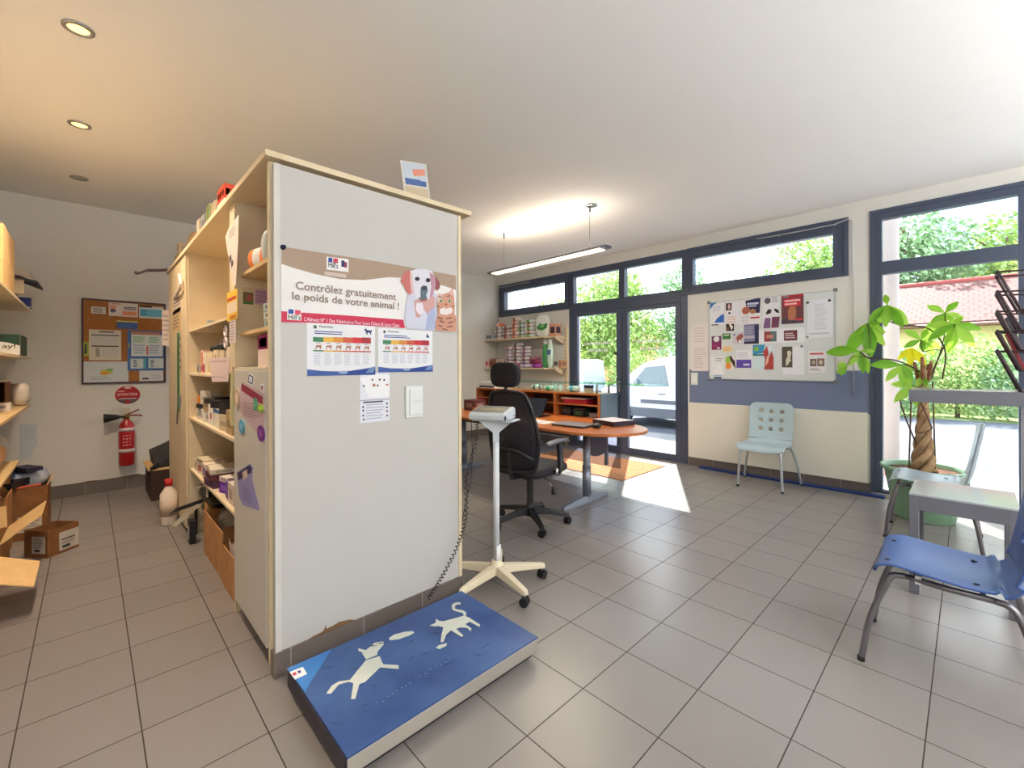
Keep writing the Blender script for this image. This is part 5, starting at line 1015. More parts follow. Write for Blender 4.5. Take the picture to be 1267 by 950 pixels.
t = open_box('cardboard_box', 'tall carton standing in front of the open carton with blue packs', -.60, 4.86, .36, .30, .42, CARD, CARD, (('+y', .1, .3),))
s = Sheet((-.40, 5.0594, .06), (1, 0, 0), (0, 0, 1), .13, .12, (206, 200, 190)) ; s.lines(.1, .1, .9, .9, 5, (120, 110, 100)); s.build('label_sheet', 'white shipping label on the front of the large carton', 'label')
t = open_box('cardboard_box', 'small brown carton with white label standing askew on the aisle floor', -.195, 4.60, .205, .18, .19, CARD_D, CARD, (), rz=math.radians(42))
s = Sheet((0, 0, 0), (1, 0, 0), (0, 0, 1), .13, .13, (206, 200, 188)); s.rect(.1, .55, .8, .62, (60, 54, 50)); s.rect(.15, .1, .55, .25, (60, 54, 50)); s.lines(.1, .3, .9, .5, 3, (120, 110, 100)); s.o = Vector((-.03, -.0905, .02)); o = s.build('shipping_label', None, None, None, t)
s = Sheet((0, 0, 0), (0, -1, 0), (0, 0, 1), .10, .12, (206, 200, 188)); s.rect(.2, .1, .6, .25, (60, 54, 50)); s.lines(.1, .3, .9, .9, 5, (120, 110, 100)); s.o = Vector((-.103, .03, .03)); s.build('shipping_label', None, None, None, t)
open_box('cardboard_box', 'wide carton with raised flaps in front of the labelled carton', -.62, 4.28, .46, .44, .26, CARD, CARD_L, (('+x', .22, .9), ('+y', .14, .1)))
open_box('cardboard_box', 'nearest carton on the left with a flap folded down to the floor', -.62, 3.72, .40, .46, .24, CARD, CARD_L, (('+x', .22, 2.0),))
tag(MB().box((-.14, -.2, 0), (.14, .2, .035), (202, 70, 60)).box((-.141, -.201, .008), (.141, .201, .022), (226, 200, 190)).build('file_folder', None, (-.55, 4.48, .415), .2), 'red folder lying on the cartons at the left edge', 'folder')
bpy.data.objects['file_folder'].location = (-.62, 4.83, .4205)

# ================================================================ WINDOW WALL: noticeboard and papers
a, b = hitX(877.5, 372.5, XW), hitX(1034.5, 472, XW)
ZTB, ZBB = 2.135, 1.15; YL, YR = 2.325, .99
t = thing('notice_board', 'large white magnetic noticeboard with chrome corners above the light chair', 'board', (XW, YL, ZBB))
W_, H_ = YL-YR, ZTB-ZBB
MB().box((-.014, -W_+.006, .006), (0, -.006, H_-.006), mat((214, 218, 220), .3)).build('board_face', t)
m = MB(); AL = mat((190, 194, 198), .4, .4)
m.box((-.018, -W_, 0), (0, 0, .008), AL).box((-.018, -W_, H_-.008), (0, 0, H_), AL).box((-.018, -W_, .008), (0, -W_+.008, H_-.008), AL).box((-.018, -.008, .008), (0, 0, H_-.008), AL); m.build('board_frame', t)
for y in (0, -W_):
    for z in (0, H_): MB().box((-.022, y-.018, z-.018), (0, y+.018, z+.018), GREYPL).build('corner_cap', t, bevel=.004)
Gb = 'papers on the white noticeboard'
def nb(px0, py0, px1, py1, base, d=0, **k): return sheetX(px0, py0, px1, py1, XW-.0142-d, base, **k)
def z7(x, y): return 870+x*.12113, 355+y*.12113
def z8(x, y): return 940+x*.13682, 350+y*.13682
def n7(x0, y0, x1, y1, base, d=0, **k): return nb(*z7(x0, y0), *z7(x1, y1), base, d, **k)
def n8(x0, y0, x1, y1, base, d=0, **k): return nb(*z8(x0, y0), *z8(x1, y1), base, d, **k)
WP = (230, 232, 238)
s = n7(70, 165, 214, 388, WP); s.poly([(0, 1), (.55, 1), (.25, .9), (.05, .75), (0, .7)], (60, 120, 190)); s.poly([(.3, .12), (.5, .3), (.75, .42), (1, .48), (1, .12)], (30, 100, 190)); s.lines(.1, .0, .7, .06, 1, (40, 40, 50), .8); s.lines(.2, .6, .9, .85, 4, (190, 194, 206)); s.build('flyer', 'white flyer with blue curves at the upper left of the noticeboard', 'flyer', Gb)
s = n7(224, 150, 375, 372, (228, 228, 236)); s.rect(.05, .6, .45, .92, (80, 40, 60)); s.ell(.28, .76, .08, .12, (210, 180, 180)); s.ell(.3, .48, .08, .05, (30, 30, 50)); s.lines(.15, .05, .9, .35, 3, (222, 180, 150), .4); s.build('flyer', 'white flyer with small dark portrait square near the top left of the noticeboard', 'flyer', Gb)
s = n7(380, 130, 588, 374, (232, 228, 230)); s.poly([(.25, .94), (1, 1), (.96, .42), (.5, .44), (.3, .7)], (36, 40, 86)); s.rect(.34, .76, .9, .84, (200, 206, 226)); s.rect(.34, .68, .8, .73, (200, 206, 226)); s.ell(.28, .55, .2, .15, (180, 100, 80)); s.ell(.62, .5, .15, .1, (170, 120, 90)); s.rect(.5, .22, .95, .28, (200, 50, 60)); s.lines(.05, .05, .5, .35, 4, (190, 190, 200)); s.build('poster', 'white poster with dark navy block and paws on the noticeboard', 'poster', Gb)
s = n7(234, 376, 316, 447, (30, 26, 30)); s.poly([(.35, .95), (.6, 1), (.9, .5), (.7, .1), (.55, .4)], (226, 210, 200)); s.ell(.2, .3, .15, .25, (130, 70, 50)); s.build('photo', 'small dark photo of a white-chested animal on the left of the noticeboard', 'photo', Gb)
s = n7(197, 476, 280, 532, (44, 104, 50)); s.rect(.15, .62, .85, .82, (200, 220, 190)); s.lines(.1, .1, .9, .5, 2, (90, 150, 80)); s.build('card', 'dark green business card on the noticeboard', 'card', Gb)
s = n7(87, 504, 186, 640, (130, 30, 96)); s.rect(0, .6, 1, 1, (100, 60, 90)); s.ell(.5, .78, .3, .2, (226, 226, 230)); s.ell(.7, .12, .15, .08, (220, 200, 220)); s.lines(.1, .2, .6, .4, 2, (200, 60, 120)); s.build('flyer', 'magenta flyer with white disc at the left edge of the noticeboard', 'flyer', Gb)
s = n7(200, 604, 293, 660, (232, 202, 150)); s.lines(.15, .2, .85, .7, 3, (196, 150, 110)); s.build('card', 'pale orange card below the green card on the noticeboard', 'card', Gb)
s = n7(302, 466, 413, 580, (206, 204, 214)); s.poly([(.3, .5), (.5, .75), (.9, .9), (1, .6), (.8, .4), (.75, .1), (.5, .05), (.4, .35)], (150, 80, 70)); s.ell(.65, .2, .12, .15, (236, 236, 238)); s.ell(.15, .8, .1, .08, (110, 120, 150)); s.build('photo', 'picture of a brown and white animal in the middle left of the noticeboard', 'photo', Gb)
s = n7(417, 383, 570, 578, (130, 128, 160)); s.rect(.0, 0, 1, .12, (40, 34, 70)); s.rect(0, .28, .75, .42, (190, 176, 196)); s.rect(.72, .12, 1, .95, (40, 40, 84)); s.lines(.05, .5, .68, .9, 5, (160, 160, 190), .5); s.build('poster', 'purple-grey poster below the navy one on the noticeboard', 'poster', Gb)
s = n7(72, 715, 218, 900, (226, 228, 232)); s.lines(.4, .75, .9, .95, 2, (150, 110, 100)); s.poly([(.2, 0), (.5, .6), (.7, .6), (.98, 0)], (234, 234, 236)); s.build('flyer', 'white flyer with faint print at the lower left of the noticeboard', 'flyer', Gb)
s = n7(225, 702, 332, 842, (226, 224, 222)); s.ell(.3, .68, .28, .3, (150, 196, 70)); s.ell(.32, .25, .28, .24, (232, 140, 60)); s.poly([(.4, .95), (.6, .98), (.75, .75), (.95, .6), (.98, .0), (.85, .2), (.65, .45), (.5, .7)], (66, 36, 40)); s.build('leaflet', 'green and orange leaflet with dark dog on the lower left of the noticeboard', 'leaflet', Gb)
s = n7(340, 645, 500, 826, (232, 232, 238)); s.rect(0, 0, .95, .46, (92, 70, 170)); s.lines(.1, .55, .9, .9, 4, (190, 190, 206)); s.rect(.45, .12, .85, .24, (200, 196, 226)); s.build('leaflet', 'white leaflet with purple lower half on the noticeboard', 'leaflet', Gb)
s = n7(508, 592, 720, 842, (206, 224, 232)); s.poly([(0, .6), (.5, .66), (.6, 1), (0, 1)], (60, 150, 196)); s.rect(0, .55, .55, .62, (50, 120, 120)); s.ell(.17, .84, .12, .10, (130, 190, 70)); s.poly([(.55, 0), (1, 0), (1, .5), (.9, .75), (.8, .5), (.7, .95), (.5, .7), (.6, .4)], (176, 60, 60)); s.ell(.82, .85, .11, .1, (226, 226, 232)); s.poly([(.6, .1), (.75, .3), (.8, .6), (.68, .5)], (226, 180, 160)); s.build('leaflet', 'teal and red leaflet in the lower middle of the noticeboard', 'leaflet', Gb)
s = n7(108, 884, 188, 936, (90, 140, 190)); s.rect(0, .35, 1, .6, (196, 214, 230)); s.rect(0, 0, 1, .3, (50, 60, 90)); s.build('photo', 'small blue landscape card in the bottom left corner of the noticeboard', 'photo', Gb)
s = n8(18, 128, 186, 420, (228, 228, 234), outline=[(0, 0), (.9, .02), (1, 1), (.1, 1)]); s.ell(.32, .87, .18, .09, (96, 96, 110)); s.lines(.55, .8, .95, .97, 4, (150, 150, 160)); s.poly([(.22, .5), (.35, .62), (.55, .6), (.5, .5), (.3, .46)], (30, 30, 40)); s.poly([(.65, .6), (.8, .5), (.95, .48), (.9, .58), (.75, .62)], (30, 30, 40)); s.poly([(.08, .06), (.48, .06), (.48, .36), (.18, .36)], (130, 90, 140)); s.poly([(.52, .06), (.92, .06), (.98, .38), (.56, .38)], (120, 60, 90)); s.build('flyer', 'white flyer with round stamp and cat silhouettes on the noticeboard', 'flyer', Gb)
s = n8(196, 112, 398, 362, (176, 36, 50)); s.rect(0, 0, 1, .18, (70, 60, 76)); s.rect(0, .18, 1, .9, (110, 60, 66)); s.rect(.1, .6, .88, .86, (206, 50, 60)); s.text('DON', .3, .78, .7, .84, (240, 210, 210)) if False else s.lines(.15, .62, .85, .84, 2, (240, 200, 200), .5); s.poly([(.32, .12), (.3, .45), (.42, .6), (.65, .58), (.68, .3), (.62, .12)], (176, 110, 76)); s.rect(.65, .1, .95, .17, (206, 60, 66)); s.ell(.2, .95, .15, .05, (140, 120, 130)); s.build('poster', 'dark red poster with brown animal in the upper middle of the noticeboard', 'poster', Gb)
s = n8(-20, 425, 408, 532, (232, 234, 240), d=-.0); s.rect(.15, .1, .42, .85, (150, 60, 60)); s.rect(.28, .1, .42, .85, (90, 110, 120)); s.rect(.2, .35, .36, .6, (200, 130, 120)); s.rect(.575, .12, .85, .85, (110, 50, 60)); s.lines(.6, .25, .82, .7, 3, (206, 190, 190), .5); s.build('leaflet', 'wide white sheet with two photo strips across the middle of the noticeboard', 'leaflet', Gb)
s = n8(430, 160, 662, 490, (226, 230, 238)); s.lines(.3, .2, .8, .9, 12, (200, 204, 214)); s.lines(.08, .06, .9, .16, 1, (190, 194, 204)); s.build('paper_sheet', 'plain white sheet held by two black magnets at the right of the noticeboard', 'paper', Gb)
for (x, y), c, lb in (((434, 178), (30, 34, 48), 'dark magnet at the upper left of the plain white sheet'), ((632, 158), (30, 34, 48), 'dark magnet at the upper right of the plain white sheet'), ((432, 488), (150, 154, 160), 'grey magnet below the plain white sheet'), ((380, 572), (140, 146, 156), 'grey magnet on the sheet with the sitting dog photo')):
    p = hitX(*z8(x, y), XW-.0175); tag(MB().lathe([(.013, 0), (.013, .008)], c, n=14).build('board_magnet', None, (p.x, p.y, p.z)), lb, 'magnet', 'magnets on the noticeboard').rotation_euler = (0, -PI/2, 0)
s = n8(196, 572, 404, 830, (232, 234, 240), outline=[(.08, 0), (1, 0), (1, .97), (0, 1)]); s.rect(.02, .25, .49, .98, (84, 78, 66)); s.poly([(.2, .3), (.2, .5), (.28, .65), (.25, .8), (.38, .85), (.45, .75), (.4, .6), (.42, .45), (.35, .45), (.3, .35)], (214, 206, 190)); s.build('photo', 'white sheet with tall photo of a sitting white dog on the noticeboard', 'photo', Gb)
s = n8(440, 618, 602, 812, (232, 230, 236)); s.rect(.08, .84, .85, .92, (206, 80, 90)); s.rect(.1, .3, .46, .64, (110, 96, 96)); s.rect(.5, .3, .9, .66, (140, 116, 110)); s.ell(.3, .48, .1, .1, (190, 170, 150)); s.ell(.7, .48, .1, .1, (220, 200, 180)); s.lines(.1, .08, .7, .22, 2, (120, 120, 130)); s.build('leaflet', 'white leaflet with red title and two small photos at the lower right of the noticeboard', 'leaflet', Gb)
s = sheetX(855.5, 402, 876.5, 459, XW-.0006, (228, 220, 218)); s.lines(.1, .05, .9, .48, 9, (196, 186, 190)); s.rect(.05, .5, .9, .505, (170, 160, 166)); s.lines(.15, .6, .9, .95, 6, (206, 196, 198)); s.build('notice', 'pale pink typed notice on the wall left of the noticeboard', 'notice')
p = hitX(859.5, 468.5, XW); tag(MB().box((-.012, -.045, -.08), (0, .045, .08), SW).box((-.018, -.03, -.05), (-.012, .03, .05), mat((232, 234, 232), .4)).build('wall_socket', None, (XW, p.y, p.z), bevel=.002), 'small white switch plate under the pink notice beside the door', 'switch')
# chrome opening rods of the high windows
for pts, hz0, hz1, yy, lb in (([(936, 295.5), (963, 291), (990, 286), (1033, 277.5)], 2.84, 1.27, .835, 'thin white opening rod of the high window, running down the wall beside the plant'), ):
    m = MB(); P_ = [hitX(x, y, XW-.03) for x, y in pts]; P_ += [Vector((XW-.03, .88, 2.86)), Vector((XW-.03, .84, 2.84)), Vector((XW-.03, .835, 2.7)), Vector((XW-.03, .835, 1.26))]
    m.tube(P_, .006, mat((206, 206, 208), .35, .3), 8); m.tube([(XW-.03, .835, 1.26), (XW-.032, .836, 1.0)], .010, mat((120, 126, 146), .5), 8)
    for x, y in ((963, 291), (1033, 277.5)): p = hitX(x, y, XW-.022); m.box((p.x, p.y-.012, p.z-.012), (XW-.008, p.y+.012, p.z+.012), GREYPL)
    tag(m.build('window_rod'), lb, 'window opener')
m = MB(); P_ = [hitX(655, 349, XW-.03), hitX(640, 351.5, XW-.03), hitX(622, 355.5, XW-.03), Vector((XW-.03, 6.38, 2.85)), Vector((XW-.03, 6.385, 2.75)), Vector((XW-.03, 6.385, 1.3))]; m.tube(P_, .006, mat((196, 196, 198), .35, .3), 8); m.box((XW-.03, 6.375, 2.2), (XW, 6.395, 2.22), GREYPL); tag(m.build('window_rod'), 'thin opening rod of the leftmost high window in the far corner', 'window opener')
tag(MB().box((5.66, .58, 0), (5.745, 2.42, .022), mat((28, 54, 120), .4)).build('cable_cover', bevel=.004), 'dark blue floor strip along the foot of the window wall', 'floor strip')

# ---------------------------------------------------------------- product shelves in the far corner
t = thing('product_shelves', 'cream bracket shelves of pet food packs in the far corner under the high window', 'shelving', (0, 0, 0))
for k, z in enumerate((1.815, 1.29, .80)):
    MB().box((5.40, 4.86, z-.022), (XW-.03, 6.365, z), CREAM).box((5.52, 4.70, z-.02), (XW-.03, 4.86, z+.0), CREAM).build('shelf', t, bevel=.002)
    MB().prism([(0, -.02), (0, -.12), (.2, -.04), (.2, -.02)], (XW-.03, 4.73, z), (-1, 0, 0), (0, 0, 1), .008, CREAM).build('bracket', t)
MB().box((XW-.03, 4.655, 0), (XW, 4.70, 2.0), CREAM).build('upright', t)
m = MB()
for k in range(28): m.box((XW-.0315, 4.672, .3+.06*k), (XW-.03, 4.684, .325+.06*k), (120, 104, 76))
m.build('upright_slots', t)
def hs(px, py, X): return hitX(px, py, X)
def shelf_item(px0, px1, z, h, col, band, lb, kind='pouch', dx=5.53, group=None, zoff=0, depth=.14):
    a_, b_ = hitX(px0, 430, dx).y, hitX(px1, 430, dx).y; y = (a_+b_)/2; w = abs(a_-b_)*.93
    if kind == 'pouch': pouch('food_pouch', lb, 'pouch', dx+.02, y, z+zoff, depth, w, h, col, 0, group, band, e=.5)
    elif kind == 'box': carton('product_box', lb, 'box', dx+.02, y, z+zoff, depth, w, h, col, ((.25, .75, .15, .85, band),), group=group)
Gs1, Gs2 = 'packs on the upper corner shelf', 'packs on the lower corner shelf'
z = 1.8158
shelf_item(602, 613, z, .11, (190, 196, 204), (120, 136, 160), 'grey box at the left end of the upper corner shelf', 'box', group=Gs1)
PK = lambda px0, px1, n, z, cols, bands, nm, G, h=.062:  [shelf_item(px0+random.uniform(-.4, .4), px1+random.uniform(-.4, .4), z, h, cols[i % len(cols)], bands[i % len(bands)], '%s, %s up' % (nm, ['first', 'second', 'third', 'fourth', 'fifth', 'sixth'][i]), 'pouch', group=G, zoff=h*1.01*i) for i in range(n)]
PK(613, 621.5, 4, z, [(222, 220, 220), (216, 208, 206)], [(170, 110, 110), (120, 126, 150)], 'white pouch of the leftmost stack on the upper corner shelf', Gs1)
shelf_item(614, 622, z+.24, .06, (232, 120, 90), (236, 214, 200), 'orange and white pouch on top of the leftmost upper stack', group=Gs1)
PK(622, 633, 4, z, [(206, 190, 190), (214, 204, 204)], [(150, 70, 80), (150, 100, 100)], 'pinkish pouch of the second stack on the upper corner shelf', Gs1)
PK(633.5, 642.5, 6, z, [(222, 196, 180), (232, 214, 206)], [(226, 110, 80), (170, 70, 70)], 'salmon pouch of the third stack on the upper corner shelf', Gs1)
PK(643, 649, 5, z, [(196, 206, 190), (210, 214, 220)], [(90, 140, 60), (100, 120, 150)], 'green-grey pouch of the fourth stack on the upper corner shelf', Gs1)
PK(649.5, 662, 5, z, [(222, 226, 222), (226, 222, 224)], [(116, 170, 70), (196, 120, 120)], 'white pouch with green print of the fifth stack on the upper corner shelf', Gs1)
shelf_item(663, 679.5, z, .37, (226, 230, 226), (226, 230, 226), 'tall white bag with green print on the upper corner shelf', group=Gs1)
p0 = hitX(664.5, 430, 5.46); p1 = hitX(678, 430, 5.46)
s = Sheet((5.455, p0.y-.0, z+.10), (0, -1, 0), (0, 0, 1), p0.y-p1.y, .12, (60, 140, 70), outline=[(0, .5), (.3, 1), (.6, .8), (1, 1), (.9, .3), (.5, 0), (.1, .2)]); s.ell(.5, .6, .2, .2, (120, 190, 120)); s.build('bag_print', 'green leaf print on the tall white bag', 'print')
shelf_item(682, 690, z, .21, (206, 150, 120), (60, 40, 60), 'orange box with dark top at the right end of the upper corner shelf', 'box', dx=5.6, group=Gs1)
z = 1.2908
shelf_item(600, 607, z, .16, (222, 200, 200), (190, 70, 80), 'white and red box at the left end of the lower corner shelf', 'box', group=Gs2)
shelf_item(609, 615, z, .17, (166, 110, 80), (120, 70, 60), 'brown box beside the white and red one on the lower corner shelf', 'box', group=Gs2)
shelf_item(616, 625, z, .16, (214, 196, 180), (150, 140, 130), 'beige and white box behind the headrest on the lower corner shelf', 'box', group=Gs2)
PK(626, 634, 5, z+.07, [(216, 206, 214), (206, 190, 200)], [(160, 90, 110), (120, 110, 130)], 'pale pouch of the first stack on the lower corner shelf', Gs2)
PK(634.5, 645, 6, z+.07, [(222, 212, 216), (214, 204, 210)], [(150, 80, 90), (90, 80, 100)], 'pale pouch of the second stack on the lower corner shelf', Gs2)
PK(645.5, 655, 5, z+.07, [(206, 196, 206), (222, 214, 216)], [(110, 80, 110), (170, 90, 110)], 'lilac pouch of the third stack on the lower corner shelf', Gs2)
PK(656, 668, 2, z+.07, [(170, 60, 100), (150, 90, 110)], [(90, 40, 70), (190, 120, 140)], 'dark pink pouch of the right stack on the lower corner shelf', Gs2)
shelf_item(627, 642, z, .065, (206, 30, 110), (220, 60, 130), 'magenta pack lying under the first stacks on the lower corner shelf', dx=5.48, group=Gs2)
shelf_item(644, 657, z, .068, (214, 206, 226), (170, 150, 200), 'lilac pack lying under the third stack on the lower corner shelf', dx=5.48, group=Gs2)
shelf_item(657.5, 669, z, .068, (176, 70, 170), (120, 40, 130), 'violet pack lying at the right of the lower corner shelf', dx=5.48, group=Gs2)
tt = z
for k, (px, c) in enumerate(((674, (70, 150, 90)), (680, (206, 236, 220)))):
    p = hitX(px, 430, 5.55); t = thing('spray_bottle', ['green', 'white and green'][k]+' flat bottle on the lower corner shelf', 'bottle', (5.57, p.y, tt), group='flat bottles on the lower corner shelf')
    MB().pillow((0, 0, .20), (.07, .10, .41), c, .5, 20, 14).build('bottle_body', t); MB().box((-.02, -.025, .40), (.02, .025, .47), mat((232, 240, 236), .4)).build('cap', t, bevel=.004)
    if k: MB().box((-.0385, -.035, .22), (-.034, .035, .30), (80, 110, 170)).build('label_print', t)
shelf_item(687, 693, z, .14, (196, 190, 186), (90, 80, 90), 'grey box beside the flat bottles on the lower corner shelf', 'box', dx=5.62, group=Gs2)
shelf_item(693.5, 697, z, .13, (186, 140, 100), (150, 100, 80), 'small tan box at the right end of the lower corner shelf', 'box', dx=5.62, group=Gs2)

# ================================================================ SHELL CHAIRS
def shell_chair(label, x, y, rz, col, holes=True, screws=False, leg=(168, 172, 178), fy=.215):
    t = thing('shell_chair', label, 'chair', (x, y, 0), rz)
    CM = mat(col, .32, noise=.02); LG = mat(leg, .3, .75)
    prof = smooth_path([(0, .235, .395), (0, .225, .43), (0, .17, .452), (0, .05, .440), (0, -.08, .432), (0, -.17, .448), (0, -.215, .51), (0, -.235, .60), (0, -.255, .72), (0, -.285, .90)], 9)
    P = [prof[0]]; acc = 0; step = .0095; last = prof[0]
    for a_, b_ in zip(prof, prof[1:]):
        d = (b_-a_).length; 
        while acc+d >= step:
            f = (step-acc)/d; a_ = a_.lerp(b_, f); P.append(a_); d = (b_-a_).length; acc = 0
        acc += d
    nV, nU = len(P), 48; L_ = [i*step for i in range(nV)]; tot = L_[-1]
    def hw(l):
        base = .235 if l < .3 else (.235-.014*min(1, (l-.3)/.2))
        r_ = .065
        for q in (l, tot-l):
            if q < r_: base -= r_-math.sqrt(max(0, r_*r_-(r_-q)**2))
        return base
    vs = []; uv = []
    for i, p in enumerate(P):
        h_ = hw(L_[i])
        for j in range(nU+1):
            u = (j/nU*2-1)*h_; dish = .018*(u/.235)**2 if L_[i] < .4 else .02*(u/.2)**2
            z_ = p.z+(dish if L_[i] < .42 else 0); y_ = p.y+(dish if L_[i] > .5 else 0); vs.append([u, y_, z_]); uv.append((u, L_[i]))
    hc = []
    if holes:
        for r_ in range(3):
            for c_ in (-.105, 0, .105): hc.append((c_, tot-.10-.10*r_, .021))
    if screws:
        for c_ in (-.15, .15):
            for l_ in (.07, .33): hc.append((c_, l_, 0))
    kill = set()
    for k, (u, l) in enumerate(uv):
        for (cu_, cl, r_) in hc:
            if r_ <= 0: continue
            d = math.hypot(u-cu_, l-cl)
            if d < r_-.0045: kill.add(k)
            elif d < r_+.0045:
                f = r_/d; nu, nl = cu_+(u-cu_)*f, cl+(l-cl)*f; i = min(int(nl/step), nV-2); q = P[i].lerp(P[i+1], nl/step-i); vs[k] = [nu, q.y+.02*(nu/.2)**2, q.z]
    fs = [(i*(nU+1)+j, i*(nU+1)+j+1, (i+1)*(nU+1)+j+1, (i+1)*(nU+1)+j) for i in range(nV-1) for j in range(nU)]
    fs = [f for f in fs if not any(k in kill for k in f)]
    m = MB(); m.add(vs, fs, CM, True); o = m.build('seat_shell', t); sm_ = o.modifiers.new('solid', 'SOLIDIFY'); sm_.thickness = .009; sm_.offset = 0
    if screws:
        for c_ in (-.15, .15):
            for l_ in (.085, .36):
                i = int(l_/step); MB().lathe([(.010, .0), (.010, .0025)], BLACK, n=12).build('screw', t, (c_, P[i].y, P[i].z+.0052+.018*(c_/.235)**2))
    fr_ = MB()
    for s_ in (-1, 1):
        fr_.tube([(s_*.185, .13, .418), (s_*.19, 0, .412), (s_*.2, -.13, .415)], .0125, LG, 10)
        MB().tube(smooth_path([(s_*.215, fy, .001), (s_*.205, fy*.6+.08, .20), (s_*.195, .195, .36), (s_*.188, .175, .408), (s_*.185, .13, .418)]), .0125, LG, 10).lathe([(.0145, 0), (.0145, .02)], BLACK, (s_*.215, fy, 0), 10).build('leg', t)
        MB().tube(smooth_path([(s_*.29, -.27, .001), (s_*.26, -.24, .20), (s_*.225, -.20, .36), (s_*.21, -.17, .408), (s_*.2, -.13, .415)]), .0125, LG, 10).lathe([(.0145, 0), (.0145, .02)], BLACK, (s_*.29, -.27, 0), 10).build('leg', t)
    fr_.tube([(-.185, .10, .414), (.185, .10, .414)], .009, LG, 8).tube([(-.195, -.10, .412), (.195, -.10, .412)], .009, LG, 8)
    for s_ in (-1, 1): fr_.box((s_*.185-.012, .08, .40), (s_*.185+.012, .10, .436), mat((226, 228, 230), .4))
    fr_.build('seat_frame', t); return t
shell_chair('pale blue-grey shell chair with nine round holes against the window wall', 5.37, 1.56, math.radians(92), (176, 196, 204), True, False, (196, 204, 208))
shell_chair('pale grey-blue shell chair seen side on in front of the potted plant', 4.66, .205, math.radians(1), (164, 182, 192), True, True, (128, 124, 130), .25)
shell_chair('blue shell chair cut by the right edge of the photo', 2.735, .065, math.radians(1), (66, 96, 158), True, True, (128, 126, 132), .28)

# ================================================================ SIDE TABLES
TW = mat((112, 114, 124), .25, noise=.02); 
t = thing('side_table', 'low silver-white square side table between the blue chair and the plant', 'table', (3.46, -.185, 0))
w, d, h = .44, .43, .585
MB().box((0, 0, h-.012), (w, d, h), mat((176, 184, 190), .12, coat=.5)).build('table_top', t, bevel=.002)
MB().box((.001, .001, h-.095), (w-.001, .02, h-.012), TW).box((.001, d-.02, h-.095), (w-.001, d-.001, h-.012), TW).box((.001, .02, h-.095), (.02, d-.02, h-.012), TW).box((w-.02, .02, h-.095), (w-.001, d-.02, h-.012), TW).build('apron', t, bevel=.002)
for x in (0, w-.042):
    for y in (0, d-.042): MB().box((x, y, 0), (x+.042, y+.042, h-.012), TW).build('leg', t, bevel=.003)
# tall display stand whose shelf comes in from the right, carrying the magazine rack
t = thing('display_rack', 'tall silver stand with cantilevered shelf at the right edge of the photo', 'stand', (4.05, -.72, -0.0))
MB().box((0, 0, 1.078), (.30, 1.005, 1.163), TW).build('shelf', t, bevel=.002)
for x, y in ((.02, .46), (.02, -.10), (.25, -.10)): MB().box((x, y, 0), (x+.03, y+.04, 1.078), mat((150, 148, 160), .3, .5)).build('post', t)
MB().box((0, -.14, 0), (.30, .52, .02), TW).build('base', t)
MB().box((0, -.14, 1.078), (.30, 0, 1.163), TW).build('shelf_end', t, bevel=.002)
t = thing('magazine_rack', 'brown wire magazine rack with slanted pockets at the right edge', 'rack', (4.18, -.20, 1.163))
WR = mat((74, 58, 62), .5, .2)
for k in range(5):
    z2 = .75-.123*k; m = MB()
    for x in (-.11, .11): m.tube([(x, .075, z2), (x, -.02, z2-.25)], .008, WR, 6).tube([(x, .073, z2-.005), (x, -.20, z2-.02)], .006, WR, 6)
    m.tube([(-.11, .075, z2), (.11, .075, z2)], .007, WR, 6).tube([(-.11, -.02, z2-.25), (.11, -.02, z2-.25)], .007, WR, 6).tube([(-.11, -.02, z2-.25), (-.11, -.20, z2-.24)], .006, WR, 6).tube([(.11, -.02, z2-.25), (.11, -.20, z2-.24)], .006, WR, 6)
    m.build('pocket', t)
MB().tube([(-.11, -.20, -0.0), (-.11, -.20, .80)], .010, WR, 8).tube([(.11, -.20, 0), (.11, -.20, .80)], .010, WR, 8).box((-.13, -.25, 0), (.13, -.02, .012), WR).build('rack_frame', t)
for k, (dz_, c, lb) in enumerate(((.20, (150, 30, 50), 'dark red magazine in the middle pocket of the magazine rack'), (.30, (90, 86, 96), 'grey magazine in an upper pocket of the magazine rack'))):
    tag(MB().add([(-.09, .04, .16), (.09, .04, .16), (.09, -.03, -.06), (-.09, -.03, -.06), (-.09, .03, .163), (.09, .03, .163), (.09, -.04, -.057), (-.09, -.04, -.057)], [(0, 1, 2, 3), (7, 6, 5, 4), (0, 4, 5, 1), (1, 5, 6, 2), (2, 6, 7, 3), (3, 7, 4, 0)], c).build('magazine', None, (4.18, -.20, 1.163+dz_)), lb, 'magazine')

# ================================================================ POTTED PLANT
PX_, PYc = 5.22, .275
t = thing('potted_plant', 'money tree with braided trunk in a green pot by the tall window', 'plant', (PX_, PYc, 0))
PG = mat((142, 184, 152), .45, noise=.05)
MB().lathe([(.19, .0), (.2, .01), (.262, .40), (.285, .415), (.292, .44), (.282, .448), (.262, .44), (.255, .40), (.25, .36)], PG, n=48).build('pot', t)
MB().lathe([(.0, .40), (.256, .405), (.25, .38)], two_tone('potting_soil', (70, 44, 32), (150, 100, 76), scale=30, rough=1, bump=.5), n=40).build('soil', t)
TRK = two_tone('pachira_bark', (150, 116, 84), (190, 158, 120), scale=14, rough=.8, bump=.4)
zt3 = hitX(1150, 458, PX_).z; m = MB()
for k in range(4):
    path = []
    for i in range(40):
        f = i/39; a_ = k*PI/2+f*PI*3.6; r_ = .050*(1-f)**1.8+.014; path.append((r_*math.cos(a_), r_*math.sin(a_), .40+(zt3-.40)*f))
    m.tube(path, [.034*(1-.52*min(1, i/26)) for i in range(40)], TRK, 10)
m.build('braided_trunk', t)
m = MB()
